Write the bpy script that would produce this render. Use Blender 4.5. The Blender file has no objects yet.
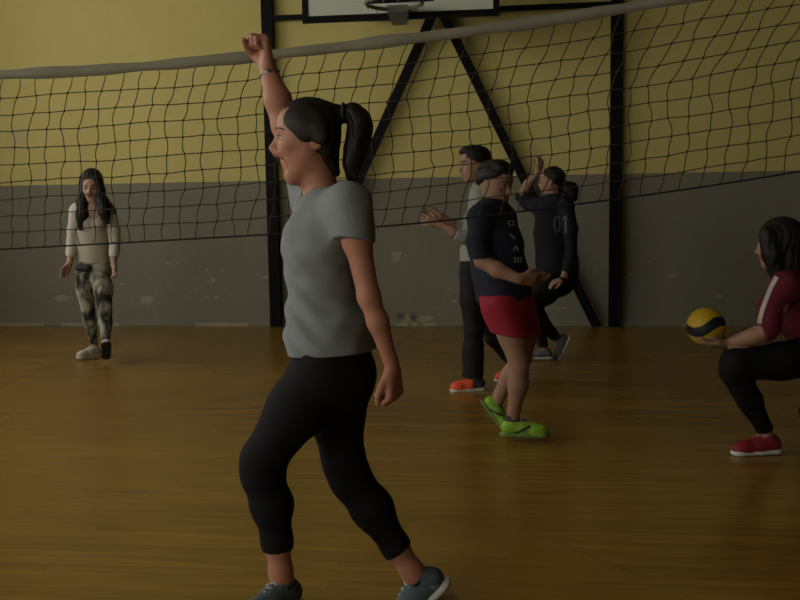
import bpy, math, random
import numpy as np
from mathutils import Vector, Matrix
from mathutils.bvhtree import BVHTree
random.seed(4); rng = np.random.RandomState(4)
SC = bpy.context.scene
COL = SC.collection
rad = math.radians

# ------------------------------------------------------------------ camera
FPX = 900.0
CAM = np.array([0.0, 0.0, 1.30])
YAW, PITCH, ROLL = rad(6.9), math.atan(90/900), rad(0.87)
RT = np.array([math.cos(YAW), math.sin(YAW), 0.0])      # to the right
FW = np.array([-math.sin(YAW), math.cos(YAW), 0.0])     # away from the camera
UP = np.array([0, 0, 1.0])
AX = FW*math.cos(PITCH) - UP*math.sin(PITCH)
U0 = UP*math.cos(PITCH) + FW*math.sin(PITCH)
CR = RT*math.cos(ROLL) - U0*math.sin(ROLL)
CU = U0*math.cos(ROLL) + RT*math.sin(ROLL)
def ray(px, py):
    return AX + CR*((px-400)/FPX) + CU*((300-py)/FPX)
def at_depth(px, py, D):
    r = ray(px, py); return CAM + r*(D/float(r@FW))
def at_y(px, py, Y):
    r = ray(px, py); return CAM + r*((Y-CAM[1])/r[1])
def floor_depth(px, py):
    r = ray(px, py); t = -CAM[2]/r[2]; return float((r*t)@FW)
cam = bpy.data.cameras.new('camera'); co = bpy.data.objects.new('camera', cam); COL.objects.link(co)
cam.sensor_width = 36; cam.lens = FPX/800*36; cam.clip_start = 0.05
M = Matrix(((CR[0], CU[0], -AX[0], CAM[0]), (CR[1], CU[1], -AX[1], CAM[1]), (CR[2], CU[2], -AX[2], CAM[2]), (0, 0, 0, 1)))
co.matrix_world = M
SC.camera = co

# ------------------------------------------------------------------ materials
def mat(name, col, rough=.7, var=.12, scale=12, bump=.0, bscale=60, metal=0, spec=.3, emit=None, stretch=(1, 1, 1)):
    m = bpy.data.materials.new(name); m.use_nodes = True
    nt = m.node_tree; b = nt.nodes['Principled BSDF']
    b.inputs['Roughness'].default_value = rough; b.inputs['Metallic'].default_value = metal
    b.inputs['Specular IOR Level'].default_value = spec
    tc = nt.nodes.new('ShaderNodeTexCoord'); mp = nt.nodes.new('ShaderNodeMapping'); mp.inputs['Scale'].default_value = stretch
    nt.links.new(tc.outputs['Object'], mp.inputs['Vector'])
    n = nt.nodes.new('ShaderNodeTexNoise'); n.inputs['Scale'].default_value = scale; n.inputs['Detail'].default_value = 4
    nt.links.new(mp.outputs[0], n.inputs['Vector'])
    mx = nt.nodes.new('ShaderNodeMix'); mx.data_type = 'RGBA'
    mx.inputs['A'].default_value = (*[c*(1-var) for c in col], 1); mx.inputs['B'].default_value = (*[min(1, c*(1+var)) for c in col], 1)
    nt.links.new(n.outputs['Fac'], mx.inputs['Factor']); nt.links.new(mx.outputs['Result'], b.inputs['Base Color'])
    if bump:
        n2 = nt.nodes.new('ShaderNodeTexNoise'); n2.inputs['Scale'].default_value = bscale; n2.inputs['Detail'].default_value = 3
        nt.links.new(mp.outputs[0], n2.inputs['Vector'])
        bp = nt.nodes.new('ShaderNodeBump'); bp.inputs['Strength'].default_value = bump; bp.inputs['Distance'].default_value = .004
        nt.links.new(n2.outputs['Fac'], bp.inputs['Height']); nt.links.new(bp.outputs[0], b.inputs['Normal'])
    if emit:
        b.inputs['Emission Color'].default_value = (*emit[0], 1); b.inputs['Emission Strength'].default_value = emit[1]
    return m
MT = dict(
    skin=mat('skin', (.37, .17, .113), .55, .08, 20),
    skin2=mat('skin_olive', (.27, .155, .10), .6, .08, 20),
    skin_pale=mat('skin_pale', (.38, .235, .17), .55, .08, 20),
    lip=mat('lip', (.24, .09, .07), .45), mouth=mat('mouth_inside', (.035, .01, .01), .7),
    eye=mat('eye_white', (.36, .32, .29), .3), iris=mat('iris', (.03, .02, .015), .3),
    hair=mat('dark_brown_hair', (.011, .0065, .005), .55, .5, 40, .5, 150, stretch=(1, 1, .25)),
    hair_black=mat('black_hair', (.008, .006, .006), .6, .4, 40, .4, 150, stretch=(1, 1, .25)),
    grey_knit=mat('grey_melange_knit', (.185, .208, .215), .9, .14, 220, .3, 300),
    black_stretch=mat('black_stretch_fabric', (.0065, .0065, .0075), .8, .15, 60, .1, 200, spec=.15),
    black_track=mat('black_track_fabric', (.007, .007, .009), .8, .2, 40, .1, 80),
    track_stripe=mat('grey_blue_stripe', (.035, .04, .048), .7),
    navy=mat('navy_jersey', (.010, .013, .026), .85, .2, 60, .2, 120),
    navy_dark=mat('dark_navy_jersey', (.0055, .007, .013), .85, .2, 60, .2, 120),
    red_short=mat('red_jersey', (.25, .013, .026), .8, .12, 50, .2, 120),
    pale_shirt=mat('pale_grey_cotton', (.22, .235, .21), .9, .1, 60, .2, 120),
    cream=mat('cream_cotton', (.38, .355, .275), .9, .08, 60, .2, 120),
    white_knit=mat('white_knit', (.47, .455, .395), .9, .08, 60, .3, 120),
    maroon=mat('maroon_fleece', (.105, .009, .022), .85, .15, 50, .2, 120),
    white_stripe=mat('white_tape', (.42, .38, .34), .8),
    print_pale=mat('pale_print', (.22, .23, .22), .8), print_dim=mat('dim_print', (.085, .09, .10), .8),
    shoe_grey=mat('grey_blue_shoe_mesh', (.07, .095, .11), .85, .3, 150, .3, 200),
    sole_pale=mat('pale_rubber', (.5, .5, .46), .6), sole_dark=mat('dark_rubber', (.02, .02, .022), .7),
    shoe_green=mat('lime_green_shoe', (.20, .38, .03), .6, .2, 30), shoe_gsole=mat('green_grey_rubber', (.12, .20, .05), .7, .3, 30), shoe_dark=mat('dark_shoe', (.03, .032, .035), .7),
    shoe_orange=mat('orange_red_shoe', (.75, .09, .03), .6), shoe_greyd=mat('grey_shoe', (.10, .11, .115), .7),
    shoe_white=mat('off_white_shoe', (.46, .45, .38), .7), shoe_red=mat('crimson_shoe', (.19, .013, .025), .65),
    lace=mat('pale_lace', (.35, .36, .36), .8), sock=mat('pale_sock', (.30, .29, .27), .9),
    watch=mat('wrist_metal', (.16, .16, .16), .35, metal=.8), strap=mat('dark_strap', (.02, .018, .02), .6),
    frame=mat('black_painted_steel', (.004, .004, .0045), .6, .3, 8, spec=.1),
    board=mat('white_board', (.50, .53, .45), .6, .06, 5),
    rim=mat('dull_grey_rim', (.14, .15, .12), .5, .2, 20),
    tape=mat('canvas_tape', (.20, .19, .14), .9, .12, 30, .4, 90),
    cord=mat('dark_cord', (.04, .033, .018), .9), bcord=mat('dark_bottom_cord', (.01, .009, .008), .9),
    ball_y=mat('yellow_ball_leather', (.43, .28, .01), .5, .1, 30, .3, 200), ball_b=mat('navy_ball_leather', (.008, .010, .02), .5, .1, 30, .3, 200),
    steel=mat('grey_steel', (.25, .25, .25), .4, metal=.6), wframe=mat('white_window_frame', (.6, .6, .56), .5),
    wall_dim=mat('darkened_unseen_wall', (.07, .065, .05), .8, .1, 2),
    ceil=mat('ceiling_plaster', (.20, .18, .13), .9, .05, 2),
)
def pants_mat():
    m = mat('patterned_leggings', (.3, .3, .25), .85); nt = m.node_tree; b = nt.nodes['Principled BSDF']
    tc = nt.nodes.new('ShaderNodeTexCoord'); mp = nt.nodes.new('ShaderNodeMapping'); mp.inputs['Scale'].default_value = (1, 1, .55)
    nt.links.new(tc.outputs['Object'], mp.inputs['Vector'])
    v = nt.nodes.new('ShaderNodeTexNoise'); v.inputs['Scale'].default_value = 12; v.inputs['Detail'].default_value = 3
    nt.links.new(mp.outputs[0], v.inputs['Vector'])
    r = nt.nodes.new('ShaderNodeValToRGB'); r.color_ramp.interpolation = 'CONSTANT'
    e = r.color_ramp.elements; e[0].position = 0; e[0].color = (.022, .022, .02, 1)
    e[1].position = .44; e[1].color = (.10, .10, .085, 1)
    a = e.new(.50); a.color = (.19, .19, .15, 1); a = e.new(.56); a.color = (.34, .34, .26, 1)
    nt.links.new(v.outputs['Fac'], r.inputs[0]); nt.links.new(r.outputs[0], b.inputs['Base Color'])
    return m
MT['camo'] = pants_mat()

# ------------------------------------------------------------------ mesh / object helpers
def mesh_obj(name, verts, faces, mats, parent=None, origin=(0, 0, 0), fmat=None, smooth=True):
    o = np.array(origin, float); v = np.asarray(verts, float)-o
    me = bpy.data.meshes.new(name); me.from_pydata(v.tolist() if len(v) < 60000 else list(map(tuple, v)), [], [list(map(int, f)) for f in faces] if not isinstance(faces, np.ndarray) else faces.tolist())
    for m in (mats if isinstance(mats, (list, tuple)) else [mats]): me.materials.append(MT[m] if isinstance(m, str) else m)
    if fmat is not None: me.polygons.foreach_set('material_index', np.asarray(fmat, dtype=np.int32))
    if smooth: me.polygons.foreach_set('use_smooth', np.ones(len(me.polygons), dtype=bool))
    me.update()
    ob = bpy.data.objects.new(name, me); COL.objects.link(ob)
    if parent is not None: ob.parent = parent
    else: ob.location = o
    return ob
def tag(o, label=None, cat=None, group=None, kind=None):
    if label: o['label'] = label
    if cat: o['category'] = cat
    if group: o['group'] = group
    if kind: o['kind'] = kind
    return o
def empty(name, loc):
    o = bpy.data.objects.new(name, None); COL.objects.link(o); o.location = tuple(loc); o.empty_display_size = .1
    return o
class MB:
    def __init__(s): s.v = []; s.f = []; s.m = []
    def box(s, lo, hi, mi=0):
        n = len(s.v); (a, b, c), (d, e, f) = lo, hi
        s.v += [(a, b, c), (d, b, c), (d, e, c), (a, e, c), (a, b, f), (d, b, f), (d, e, f), (a, e, f)]
        for q in ((0, 3, 2, 1), (4, 5, 6, 7), (0, 1, 5, 4), (1, 2, 6, 5), (2, 3, 7, 6), (3, 0, 4, 7)): s.f.append([n+i for i in q]); s.m.append(mi)
    def bar(s, a, b, w, h, up=(0, 1, 0), mi=0):   # rectangular bar
        a = np.array(a, float); b = np.array(b, float); d = (b-a)/np.linalg.norm(b-a)
        u = np.array(up, float); x = np.cross(d, u); x /= np.linalg.norm(x); y = np.cross(x, d)
        n = len(s.v)
        for p in (a, b):
            for sx, sy in ((-1, -1), (1, -1), (1, 1), (-1, 1)): s.v.append(tuple(p+x*sx*w/2+y*sy*h/2))
        for q in ((0, 3, 2, 1), (4, 5, 6, 7), (0, 1, 5, 4), (1, 2, 6, 5), (2, 3, 7, 6), (3, 0, 4, 7)): s.f.append([n+i for i in q]); s.m.append(mi)
    def tube(s, pts, r, seg=8, closed=False, mi=0):
        P = [np.array(p, float) for p in pts]; N = len(P); n0 = len(s.v); prev = None
        for i, p in enumerate(P):
            if closed: t = P[(i+1) % N]-P[i-1]
            else: t = P[min(i+1, N-1)]-P[max(i-1, 0)]
            t = t/(np.linalg.norm(t)+1e-12)
            ref = prev if prev is not None else (np.array([0, 0, 1.]) if abs(t[2]) < .9 else np.array([1., 0, 0]))
            x = np.cross(t, ref); x = x/(np.linalg.norm(x)+1e-12); y = np.cross(t, x); prev = np.cross(x, t)
            rr = r[i] if hasattr(r, '__len__') else r
            for k in range(seg):
                a = 2*math.pi*k/seg; s.v.append(tuple(p+rr*(math.cos(a)*x+math.sin(a)*y)))
        for i in range(N if closed else N-1):
            j = (i+1) % N
            for k in range(seg):
                l = (k+1) % seg; s.f.append([n0+i*seg+k, n0+j*seg+k, n0+j*seg+l, n0+i*seg+l]); s.m.append(mi)
        if not closed:
            s.f.append([n0+k for k in range(seg)]); s.f.append([n0+(N-1)*seg+k for k in reversed(range(seg))]); s.m += [mi, mi]
    def build(s, name, mats, parent=None, origin=(0, 0, 0), smooth=False):
        return mesh_obj(name, s.v, s.f, mats, parent, origin, s.m, smooth)

# ------------------------------------------------------------------ distance-field modelling
F32 = np.float32
def nrm(v): v = np.asarray(v, float); return v/np.linalg.norm(v)
def cap(a, b, k=.015, flat=None, op='u', g=''):
    """a, b = (point, radius)"""
    return dict(t='c', a=np.array(a[0], float), ra=a[1], b=np.array(b[0], float), rb=b[1], k=k, flat=flat, op=op, g=g)
def ell(c, r, ax=None, k=.015, op='u', g=''):
    return dict(t='e', c=np.array(c, float), r=np.array(r, float), ax=np.eye(3) if ax is None else np.array(ax, float), k=k, op=op, g=g)
def cut(c, n, R, k=.002, post=False):
    return dict(post=post, t='p', c=np.array(c, float), n=nrm(n), R=R, k=k, op='s', g='')
def grow(prims, t, groups=None):
    out = []
    for p in prims:
        if groups is not None and p['g'] not in groups: continue
        if p['op'] != 'u': continue
        q = dict(p)
        if p['t'] == 'c': q['ra'] = p['ra']+t; q['rb'] = p['rb']+t
        else: q['r'] = p['r']+t
        out.append(q)
    return out
def bounds(p):
    if p['t'] == 'c':
        s = 1 if not p['flat'] else max(1, p['flat'][1])
        lo = np.minimum(p['a']-p['ra']*s, p['b']-p['rb']*s); hi = np.maximum(p['a']+p['ra']*s, p['b']+p['rb']*s)
    elif p['t'] == 'e':
        e = np.sqrt(((p['ax'].T*p['r'])**2).sum(1)); lo = p['c']-e; hi = p['c']+e
    else: lo = p['c']-p['R']; hi = p['c']+p['R']
    return lo, hi
def pdist(p, X, Y, Z):
    if p['t'] == 'c':
        a = p['a']; ba = p['b']-a; q = [X-a[0], Y-a[1], Z-a[2]]
        if p['flat']:
            n, s = p['flat']; n = nrm(n); w = 1/s-1
            dn = (q[0]*n[0]+q[1]*n[1]+q[2]*n[2])*w
            q = [q[i]+dn*n[i] for i in range(3)]; ba = ba+n*(ba@n)*w
        L = float(ba@ba)+1e-12
        h = np.clip((q[0]*ba[0]+q[1]*ba[1]+q[2]*ba[2])/L, 0, 1)
        return np.sqrt((q[0]-h*ba[0])**2+(q[1]-h*ba[1])**2+(q[2]-h*ba[2])**2)-(p['ra']+(p['rb']-p['ra'])*h)
    if p['t'] == 'e':
        c = p['c']; q = [X-c[0], Y-c[1], Z-c[2]]
        l = [(q[0]*p['ax'][i][0]+q[1]*p['ax'][i][1]+q[2]*p['ax'][i][2]) for i in range(3)]
        k0 = np.sqrt(sum((l[i]/p['r'][i])**2 for i in range(3))); k1 = np.sqrt(sum((l[i]/p['r'][i]**2)**2 for i in range(3)))+1e-9
        return k0*(k0-1)/k1
    c = p['c']; q = [X-c[0], Y-c[1], Z-c[2]]; n = p['n']
    return np.maximum(-(q[0]*n[0]+q[1]*n[1]+q[2]*n[2]), np.sqrt(q[0]**2+q[1]**2+q[2]**2)-p['R'])
def noise_dirs(n, f, seed):
    r = np.random.RandomState(seed); out = []
    for i in range(n):
        d = nrm(r.randn(3)); out.append((d*f*(.6+.9*r.rand()), r.rand()*6.28))
    return out
def wrinkle(P, amp, f, seed, aniso=(1, 1, 1)):
    P = P*np.array(aniso); w = np.zeros(len(P)); wd = noise_dirs(3, f*.5, seed+7)
    warp = sum(np.sin(P@d+ph) for d, ph in wd)
    for d, ph in noise_dirs(5, f, seed): w += np.sin(P@d+ph+warp*.9)
    return amp*w/3
def sdf_mesh(prims, h, wr=None, zfloor=None):
    us = [p for p in prims if p['op'] == 'u']
    B = [bounds(p) for p in us]; lo = np.min([b[0] for b in B], 0)-4*h; hi = np.max([b[1] for b in B], 0)+4*h
    n = np.ceil((hi-lo)/h).astype(int)+1
    D = np.full(n, 1.0, F32)
    ax = [(lo[i]+h*np.arange(n[i])).astype(F32) for i in range(3)]
    def apply(p):
        bl, bh = bounds(p); m = p['k']*1.2+3*h+.006
        i0 = np.clip(np.floor((bl-m-lo)/h).astype(int), 0, n); i1 = np.clip(np.ceil((bh+m-lo)/h).astype(int)+1, 0, n)
        if np.any(i1 <= i0): return
        sl = tuple(slice(i0[i], i1[i]) for i in range(3))
        X = ax[0][sl[0]][:, None, None]; Y = ax[1][sl[1]][None, :, None]; Z = ax[2][sl[2]][None, None, :]
        d = pdist(p, X, Y, Z).astype(F32); k = max(p['k'], 1e-4); S = D[sl]
        if p['op'] == 'u':
            hh = np.maximum(k-np.abs(S-d), 0)/k; D[sl] = np.minimum(S, d)-hh*hh*k*.25
        else:
            d = -d; hh = np.maximum(k-np.abs(S-d), 0)/k; D[sl] = np.maximum(S, d)+hh*hh*k*.25
    for p in prims:
        if not p.get('post'): apply(p)
    if zfloor is not None:
        D = np.maximum(D, (zfloor-ax[2])[None, None, :])
    if wr:
        idx = np.argwhere(np.abs(D) < .02)
        P = lo+idx*h
        D[idx[:, 0], idx[:, 1], idx[:, 2]] += wr(P).astype(F32)
    for p in prims:
        if p.get('post'): apply(p)
    # surface nets
    ins = D < 0
    c = ins[:-1, :-1, :-1].astype(np.int8)
    for dx, dy, dz in ((1,0,0),(0,1,0),(0,0,1),(1,1,0),(1,0,1),(0,1,1),(1,1,1)):
        c = c+ins[dx:n[0]-1+dx, dy:n[1]-1+dy, dz:n[2]-1+dz]
    act = (c > 0) & (c < 8); cells = np.argwhere(act)
    ids = np.full(act.shape, -1, np.int32); ids[act] = np.arange(len(cells))
    acc = np.zeros((len(cells), 3)); cnt = np.zeros(len(cells))
    corners = [(x, y, z) for x in (0, 1) for y in (0, 1) for z in (0, 1)]
    val = {q: D[cells[:, 0]+q[0], cells[:, 1]+q[1], cells[:, 2]+q[2]] for q in corners}
    for a in corners:
        for i in range(3):
            if a[i] == 0:
                b = list(a); b[i] = 1; b = tuple(b); va, vb = val[a], val[b]
                x = (va < 0) != (vb < 0); t = np.where(x, va/np.where(x, va-vb, 1), 0)
                pt = np.tile(np.array(a, float), (len(cells), 1)); pt[:, i] += t
                acc += pt*x[:, None]; cnt += x
    V = lo+(cells+acc/cnt[:, None])*h
    Fs = []
    for i in range(3):
        s0 = [slice(1, n[j]-1) for j in range(3)]; s1 = list(s0)
        s0[i] = slice(0, n[i]-1); s1[i] = slice(1, n[i])
        A = ins[tuple(s0)]; Bq = ins[tuple(s1)]
        j, k = (i+1) % 3, (i+2) % 3
        for sgn, msk in ((1, A & ~Bq), (-1, Bq & ~A)):
            e = np.argwhere(msk)
            if not len(e): continue
            e[:, j] += 1; e[:, k] += 1
            def cid(oj, ok):
                q = e.copy(); q[:, j] -= oj; q[:, k] -= ok; return ids[q[:, 0], q[:, 1], q[:, 2]]
            qd = np.stack([cid(1, 1), cid(0, 1), cid(0, 0), cid(1, 0)], 1)
            if sgn < 0: qd = qd[:, ::-1]
            Fs.append(qd)
    return V, np.concatenate(Fs)
def smooth_verts(V, F, it=1, lam=.5):
    for _ in range(it):
        S = np.zeros_like(V); C = np.zeros(len(V))
        for a, b in ((0, 1), (1, 2), (2, 3), (3, 0)):
            np.add.at(S, F[:, a], V[F[:, b]]); np.add.at(S, F[:, b], V[F[:, a]])
            np.add.at(C, F[:, a], 1); np.add.at(C, F[:, b], 1)
        V = V+lam*(S/C[:, None]-V)
    return V
def sdf_obj(name, prims, h, mats, root, origin, wr=None, regions=None, it=1, zfloor=None):
    V, F = sdf_mesh(prims, h, wr, zfloor)
    if it: V = smooth_verts(V, F, it)
    fm = None
    if regions:
        C = V[F].mean(1); fm = np.zeros(len(F), int)
        for fn, mi in regions: fm[fn(C)] = mi
    return mesh_obj(name, V, F, mats, root, origin, fm)

# ------------------------------------------------------------------ anatomy
class Head:
    def __init__(s, c, f, u, H, back=.42):
        s.back = back; s.hr = .35-back
        s.c = np.array(c, float); s.f = nrm(f); r = nrm(np.cross(s.f, u)); s.r = r; s.u = np.cross(r, s.f); s.H = H
    def P(s, x, y, z): return s.c+s.H*(x*s.r+y*s.f+z*s.u)
    def ax(s): return [s.r, s.f, s.u]
    def loc(s, p): q = (p-s.c)/s.H; return q@s.r, q@s.f, q@s.u
    def e(s, c, r, k=.02, op='u', g='head'): return ell(s.P(*c), np.array(r)*s.H, s.ax(), k*1., op, g)
    def cp(s, a, ra, b, rb, k=.01, op='u', g='head'): return cap((s.P(*a), ra*s.H), (s.P(*b), rb*s.H), k, None, op, g)
    def prims(s, neck, nr, mouth=0.0, ear_y=-.06, slim=1.0, smile=0):
        H = s.H; m = mouth
        L = [s.e((0, s.hr, .13), (.335*slim, s.back, .365), g='cranium'), s.e((0, .10, -.06), (.275*slim, .26, .37), .04),
             s.e((0, .09-.085*m, -.27-.04*m), (.235*slim, .24, .19), .03), s.e((0, .27-.095*m, -.42-.105*m), (.105-.02*m, .085-.015*m, .08-.01*m), .03),
             s.cp((-.23, -.02, -.16), .06, (-.09, .24-.09*m, -.41-.09*m), .06-.01*m, .03), s.cp((.23, -.02, -.16), .06, (.09, .24-.09*m, -.41-.09*m), .06-.01*m, .03),
             s.cp((-.13, .315, .085), .05, (.13, .315, .085), .05, .02), s.e((0, .2, .25), (.22, .15, .15), .03)]
        for x in (-1, 1):
            L += [s.e((x*.17, .22, -.09), (.085, .085, .075), .02)]
            L += [s.e((x*.135, .375, .005), (.075, .065, .048), .012, 's')]
            L += [s.e((x*.335*slim, ear_y, -.03), (.03, .075, .125), .008), s.e((x*.36*slim, ear_y+.015, -.02), (.02, .045, .08), .006, 's')]
            L += [s.cp((x*.09, .345, .035), .018, (x*.185, .31, .03), .016, .006), s.cp((x*.09, .34, -.03), .014, (x*.18, .31, -.03), .014, .008)]
            L += [s.e((x*.042, .40, -.15), (.034, .045, .03), .01)]
        L += [s.cp((0, .335, .05), .034, (0, .445, -.125), .042, .014)]
        if m:
            L += [s.e((0, .34, -.20), (.13, .07, .05), .02), s.e((0, .15, -.45), (.11, .09, .06), .03), s.e((0, .40, -.335), (.150, .25, .088), .010, 's'),
                  s.cp((-.09, .31, -.245), .016, (0, .395, -.222), .024, .008), s.cp((.09, .31, -.245), .016, (0, .395, -.222), .024, .008),
                  s.cp((-.085, .18, -.425), .018, (0, .25, -.446), .025, .008), s.cp((.085, .18, -.425), .018, (0, .25, -.446), .025, .008)]
        else:
            dz = .02*smile
            L += [s.e((0, .31, -.25), (.12, .07, .08), .02), s.cp((-.08, .35, -.235+dz), .013, (0, .385, -.235), .022, .01), s.cp((.08, .35, -.235+dz), .013, (0, .385, -.235), .022, .01),
                  s.cp((-.06, .35, -.275), .015, (.06, .35, -.275), .015, .012), s.cp((0, .375, -.28), .02, (0, .375, -.281), .02, .01)]
        L += [cap((s.P(0, -.10, -.16), nr*1.02), (neck, nr), .03, g='neck')]
        return L
    def regions(s, mouth=0):
        def lips(C):
            x, y, z = s.loc(C)
            if mouth: return (np.abs(x) < .12) & (y > .20) & (z < -.20) & (z > -.48) & ((x/.12)**2+((z+.34)/.145)**2 < 1.05)
            return (np.abs(x) < .10) & (y > .335) & (z < -.205) & (z > -.305)
        def inside(C):
            x, y, z = s.loc(C); return ((x/.155)**2+((z+.335)/.090)**2 < 1.0) & (y > .10) & (y < .335)
        return [(lips, 1)]+([(inside, 2)] if mouth else [])
    def extras(s, root, origin, hairmat, brow=True):
        for x in (-1, 1):
            b = sphere(s.P(x*.135, .305, 0), .052*s.H, s.ax(), 14)
            C = np.array([np.mean([b[0][i] for i in f], 0) for f in b[1]]); lx, ly, lz = s.loc(C)
            fm = (((lx-x*.135)**2+lz**2) < (.036)**2) & (ly > .3)
            mesh_obj('eye', b[0], b[1], ['eye', 'iris'], root, origin, fm.astype(int))
            if brow:
                mb = MB(); mb.tube([s.P(x*.05, .39, .095), s.P(x*.12, .382, .118), s.P(x*.19, .338, .112), s.P(x*.24, .285, .09)], [.012*s.H, .018*s.H, .014*s.H, .006*s.H], 6)
                mb.build('eyebrow', hairmat, root, origin, True)
                mb = MB(); mb.tube([s.P(x*.085, .352, .012), s.P(x*.135, .368, .030), s.P(x*.185, .335, .018), s.P(x*.205, .305, .005)], .006*s.H, 5)
                mb.build('eyelash', hairmat, root, origin, True)
    def hair_cap(s, t=.06, hl=(.30, .27), n=(.67, -.74), k=.02):
        t = t*.8; L = [s.e((0, s.hr-.01, .14), (.335+t, s.back+.005+t, .36+t), g='hair'), s.cp((0, s.hr-.15, -.1), .24*s.back/.42, (0, s.hr-.13, .1), .27*s.back/.42, .03)]
        c = s.P(0, hl[0], hl[1]); L.append(cut(c, s.f*n[0]+s.u*n[1], 1.6*s.H, k)); return L
def sphere(c, r, ax=None, n=16):
    ax = np.eye(3) if ax is None else np.array(ax); V = []; Fc = []
    r = np.ones(3)*r
    for i in range(n+1):
        th = math.pi*i/n
        for j in range(2*n):
            ph = math.pi*j/n
            l = np.array([math.sin(th)*math.cos(ph), math.sin(th)*math.sin(ph), math.cos(th)])*r
            V.append(np.array(c)+l@ax)
    for i in range(n):
        for j in range(2*n):
            k = (j+1) % (2*n)
            f = [i*2*n+j, (i+1)*2*n+j, (i+1)*2*n+k, i*2*n+k]
            Fc.append(f)
    return V, Fc
def hand(w, d, n, thumb_side, curl=.3, size=1.0, wr=.026, spread=.0, thumb_curl=None, k=.004, g='hand', jit=(0, 0, 0, 0)):
    """w wrist point, d direction to the fingers, n direction the palm faces, thumb_side +-1"""
    d = nrm(d); n = nrm(np.array(n)-d*(np.array(n)@d)); s = np.cross(d, n)*thumb_side; w = np.array(w, float); S = size
    L = []
    kn = [(.030, .086, .070), (.0105, .090, .078), (-.0095, .086, .072), (-.028, .077, .057)]
    for i, (sx, dx, fl) in enumerate(kn):
        K = w+S*(s*sx+d*dx-n*.002)
        L.append(cap((w+S*(s*sx*.55+d*.012), .0165*S), (K, .0125*S), .012, g=g))
        a = 0; p = K; dirv = d*math.cos(spread*(sx*12))+s*math.sin(spread*(sx*12)); c = curl+jit[i]
        for seg, ang, r0, r1 in ((.45, 78, .0098, .0088), (.30, 100, .0088, .0080), (.25, 62, .0080, .0070)):
            a += rad(ang*c+4); dd = dirv*math.cos(a)+n*math.sin(a)
            q = p+dd*fl*seg*S*1.02
            L.append(cap((p, r0*S), (q, r1*S), k, g=g)); p = q
    tc = curl if thumb_curl is None else thumb_curl
    b = w+S*(s*.018+d*.018+n*.006); m1 = w+S*(s*(.044-.006*tc)+d*.048+n*(.010+.016*tc))
    m2 = m1+S*.034*nrm(s*(.45-.95*tc)+d*.75+n*(.15+.5*tc)); m3 = m2+S*.028*nrm(s*(.25-1.3*tc)+d*.75+n*(.1+.35*tc))
    L += [cap((b, .0165*S), (m1, .0135*S), .012, g=g), cap((m1, .0125*S), (m2, .0105*S), k, g=g), cap((m2, .0105*S), (m3, .0085*S), k, g=g)]
    L.append(cap((w-d*.02*S, wr*.9), (w+d*.012*S, wr*.95), .015, flat=(n, .72), g=g))
    return L
def shoe(root, origin, ank, t, up, mats, L=.26, h=.005, name='sneaker', laces=True, sole_mat='sole_pale', upregions=None, mark=None, sock=None):
    """ank = ankle centre; t toe direction; up = shoe up.  The sole plane lies .085 under the ankle."""
    t = nrm(t); up = nrm(np.array(up)-t*(np.array(up)@t)); s = np.cross(t, up); k = L/.26
    o = np.array(ank)-up*.088*k
    def Q(a, b, c): return o+k*(t*a+s*b+up*c)
    U = [cap((Q(-.03, 0, .05), .036*k), (Q(.045, 0, .048), .038*k), .02), cap((Q(.045, 0, .046), .038*k), (Q(.135, 0, .034), .036*k), .025),
         cap((Q(.12, .0, .032), .040*k), (Q(.150, 0, .028), .034*k), .02), cap((Q(-.012, 0, .06), .038*k), (Q(.0, 0, .092), .037*k), .02),
         cap((Q(.03, 0, .075), .022*k), (Q(.11, 0, .052), .016*k), .02)]
    U += [cut(Q(0, 0, .098), up, .12*k), cut(Q(.0, 0, .016), -up, .3*k)]
    so = [cap((Q(-.032, 0, .014), .040*k), (Q(.05, 0, .014), .037*k), .02, flat=(up, .5)), cap((Q(.05, 0, .014), .037*k), (Q(.145, 0, .014), .044*k), .02, flat=(up, .5)),
          cut(Q(0, 0, .001), -up, .3*k), cut(Q(0, 0, .031), up, .3*k)]
    r = sdf_obj(name, U, h, mats, root, origin, regions=upregions(Q, o, t, up, s, k) if upregions else None)
    sdf_obj('sole', so, h, sole_mat, r, origin)
    if laces:
        mb = MB()
        for i in range(5):
            x = .035+i*.018; z = .098-i*.0085
            mb.tube([Q(x, -.026, z-.010), Q(x+.004, 0, z+.006), Q(x+.008, .026, z-.010)], .0032*k, 6)
        mb.build('laces', 'lace', r, origin, True)
    if sock:
        sdf_obj('sock', [cap((Q(-.005, 0, .07), .034*k), (Q(-.008, 0, .118), .031*k), .01), cut(Q(0, 0, .116), up, .1)], h, sock, root, origin)
    return r
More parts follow.
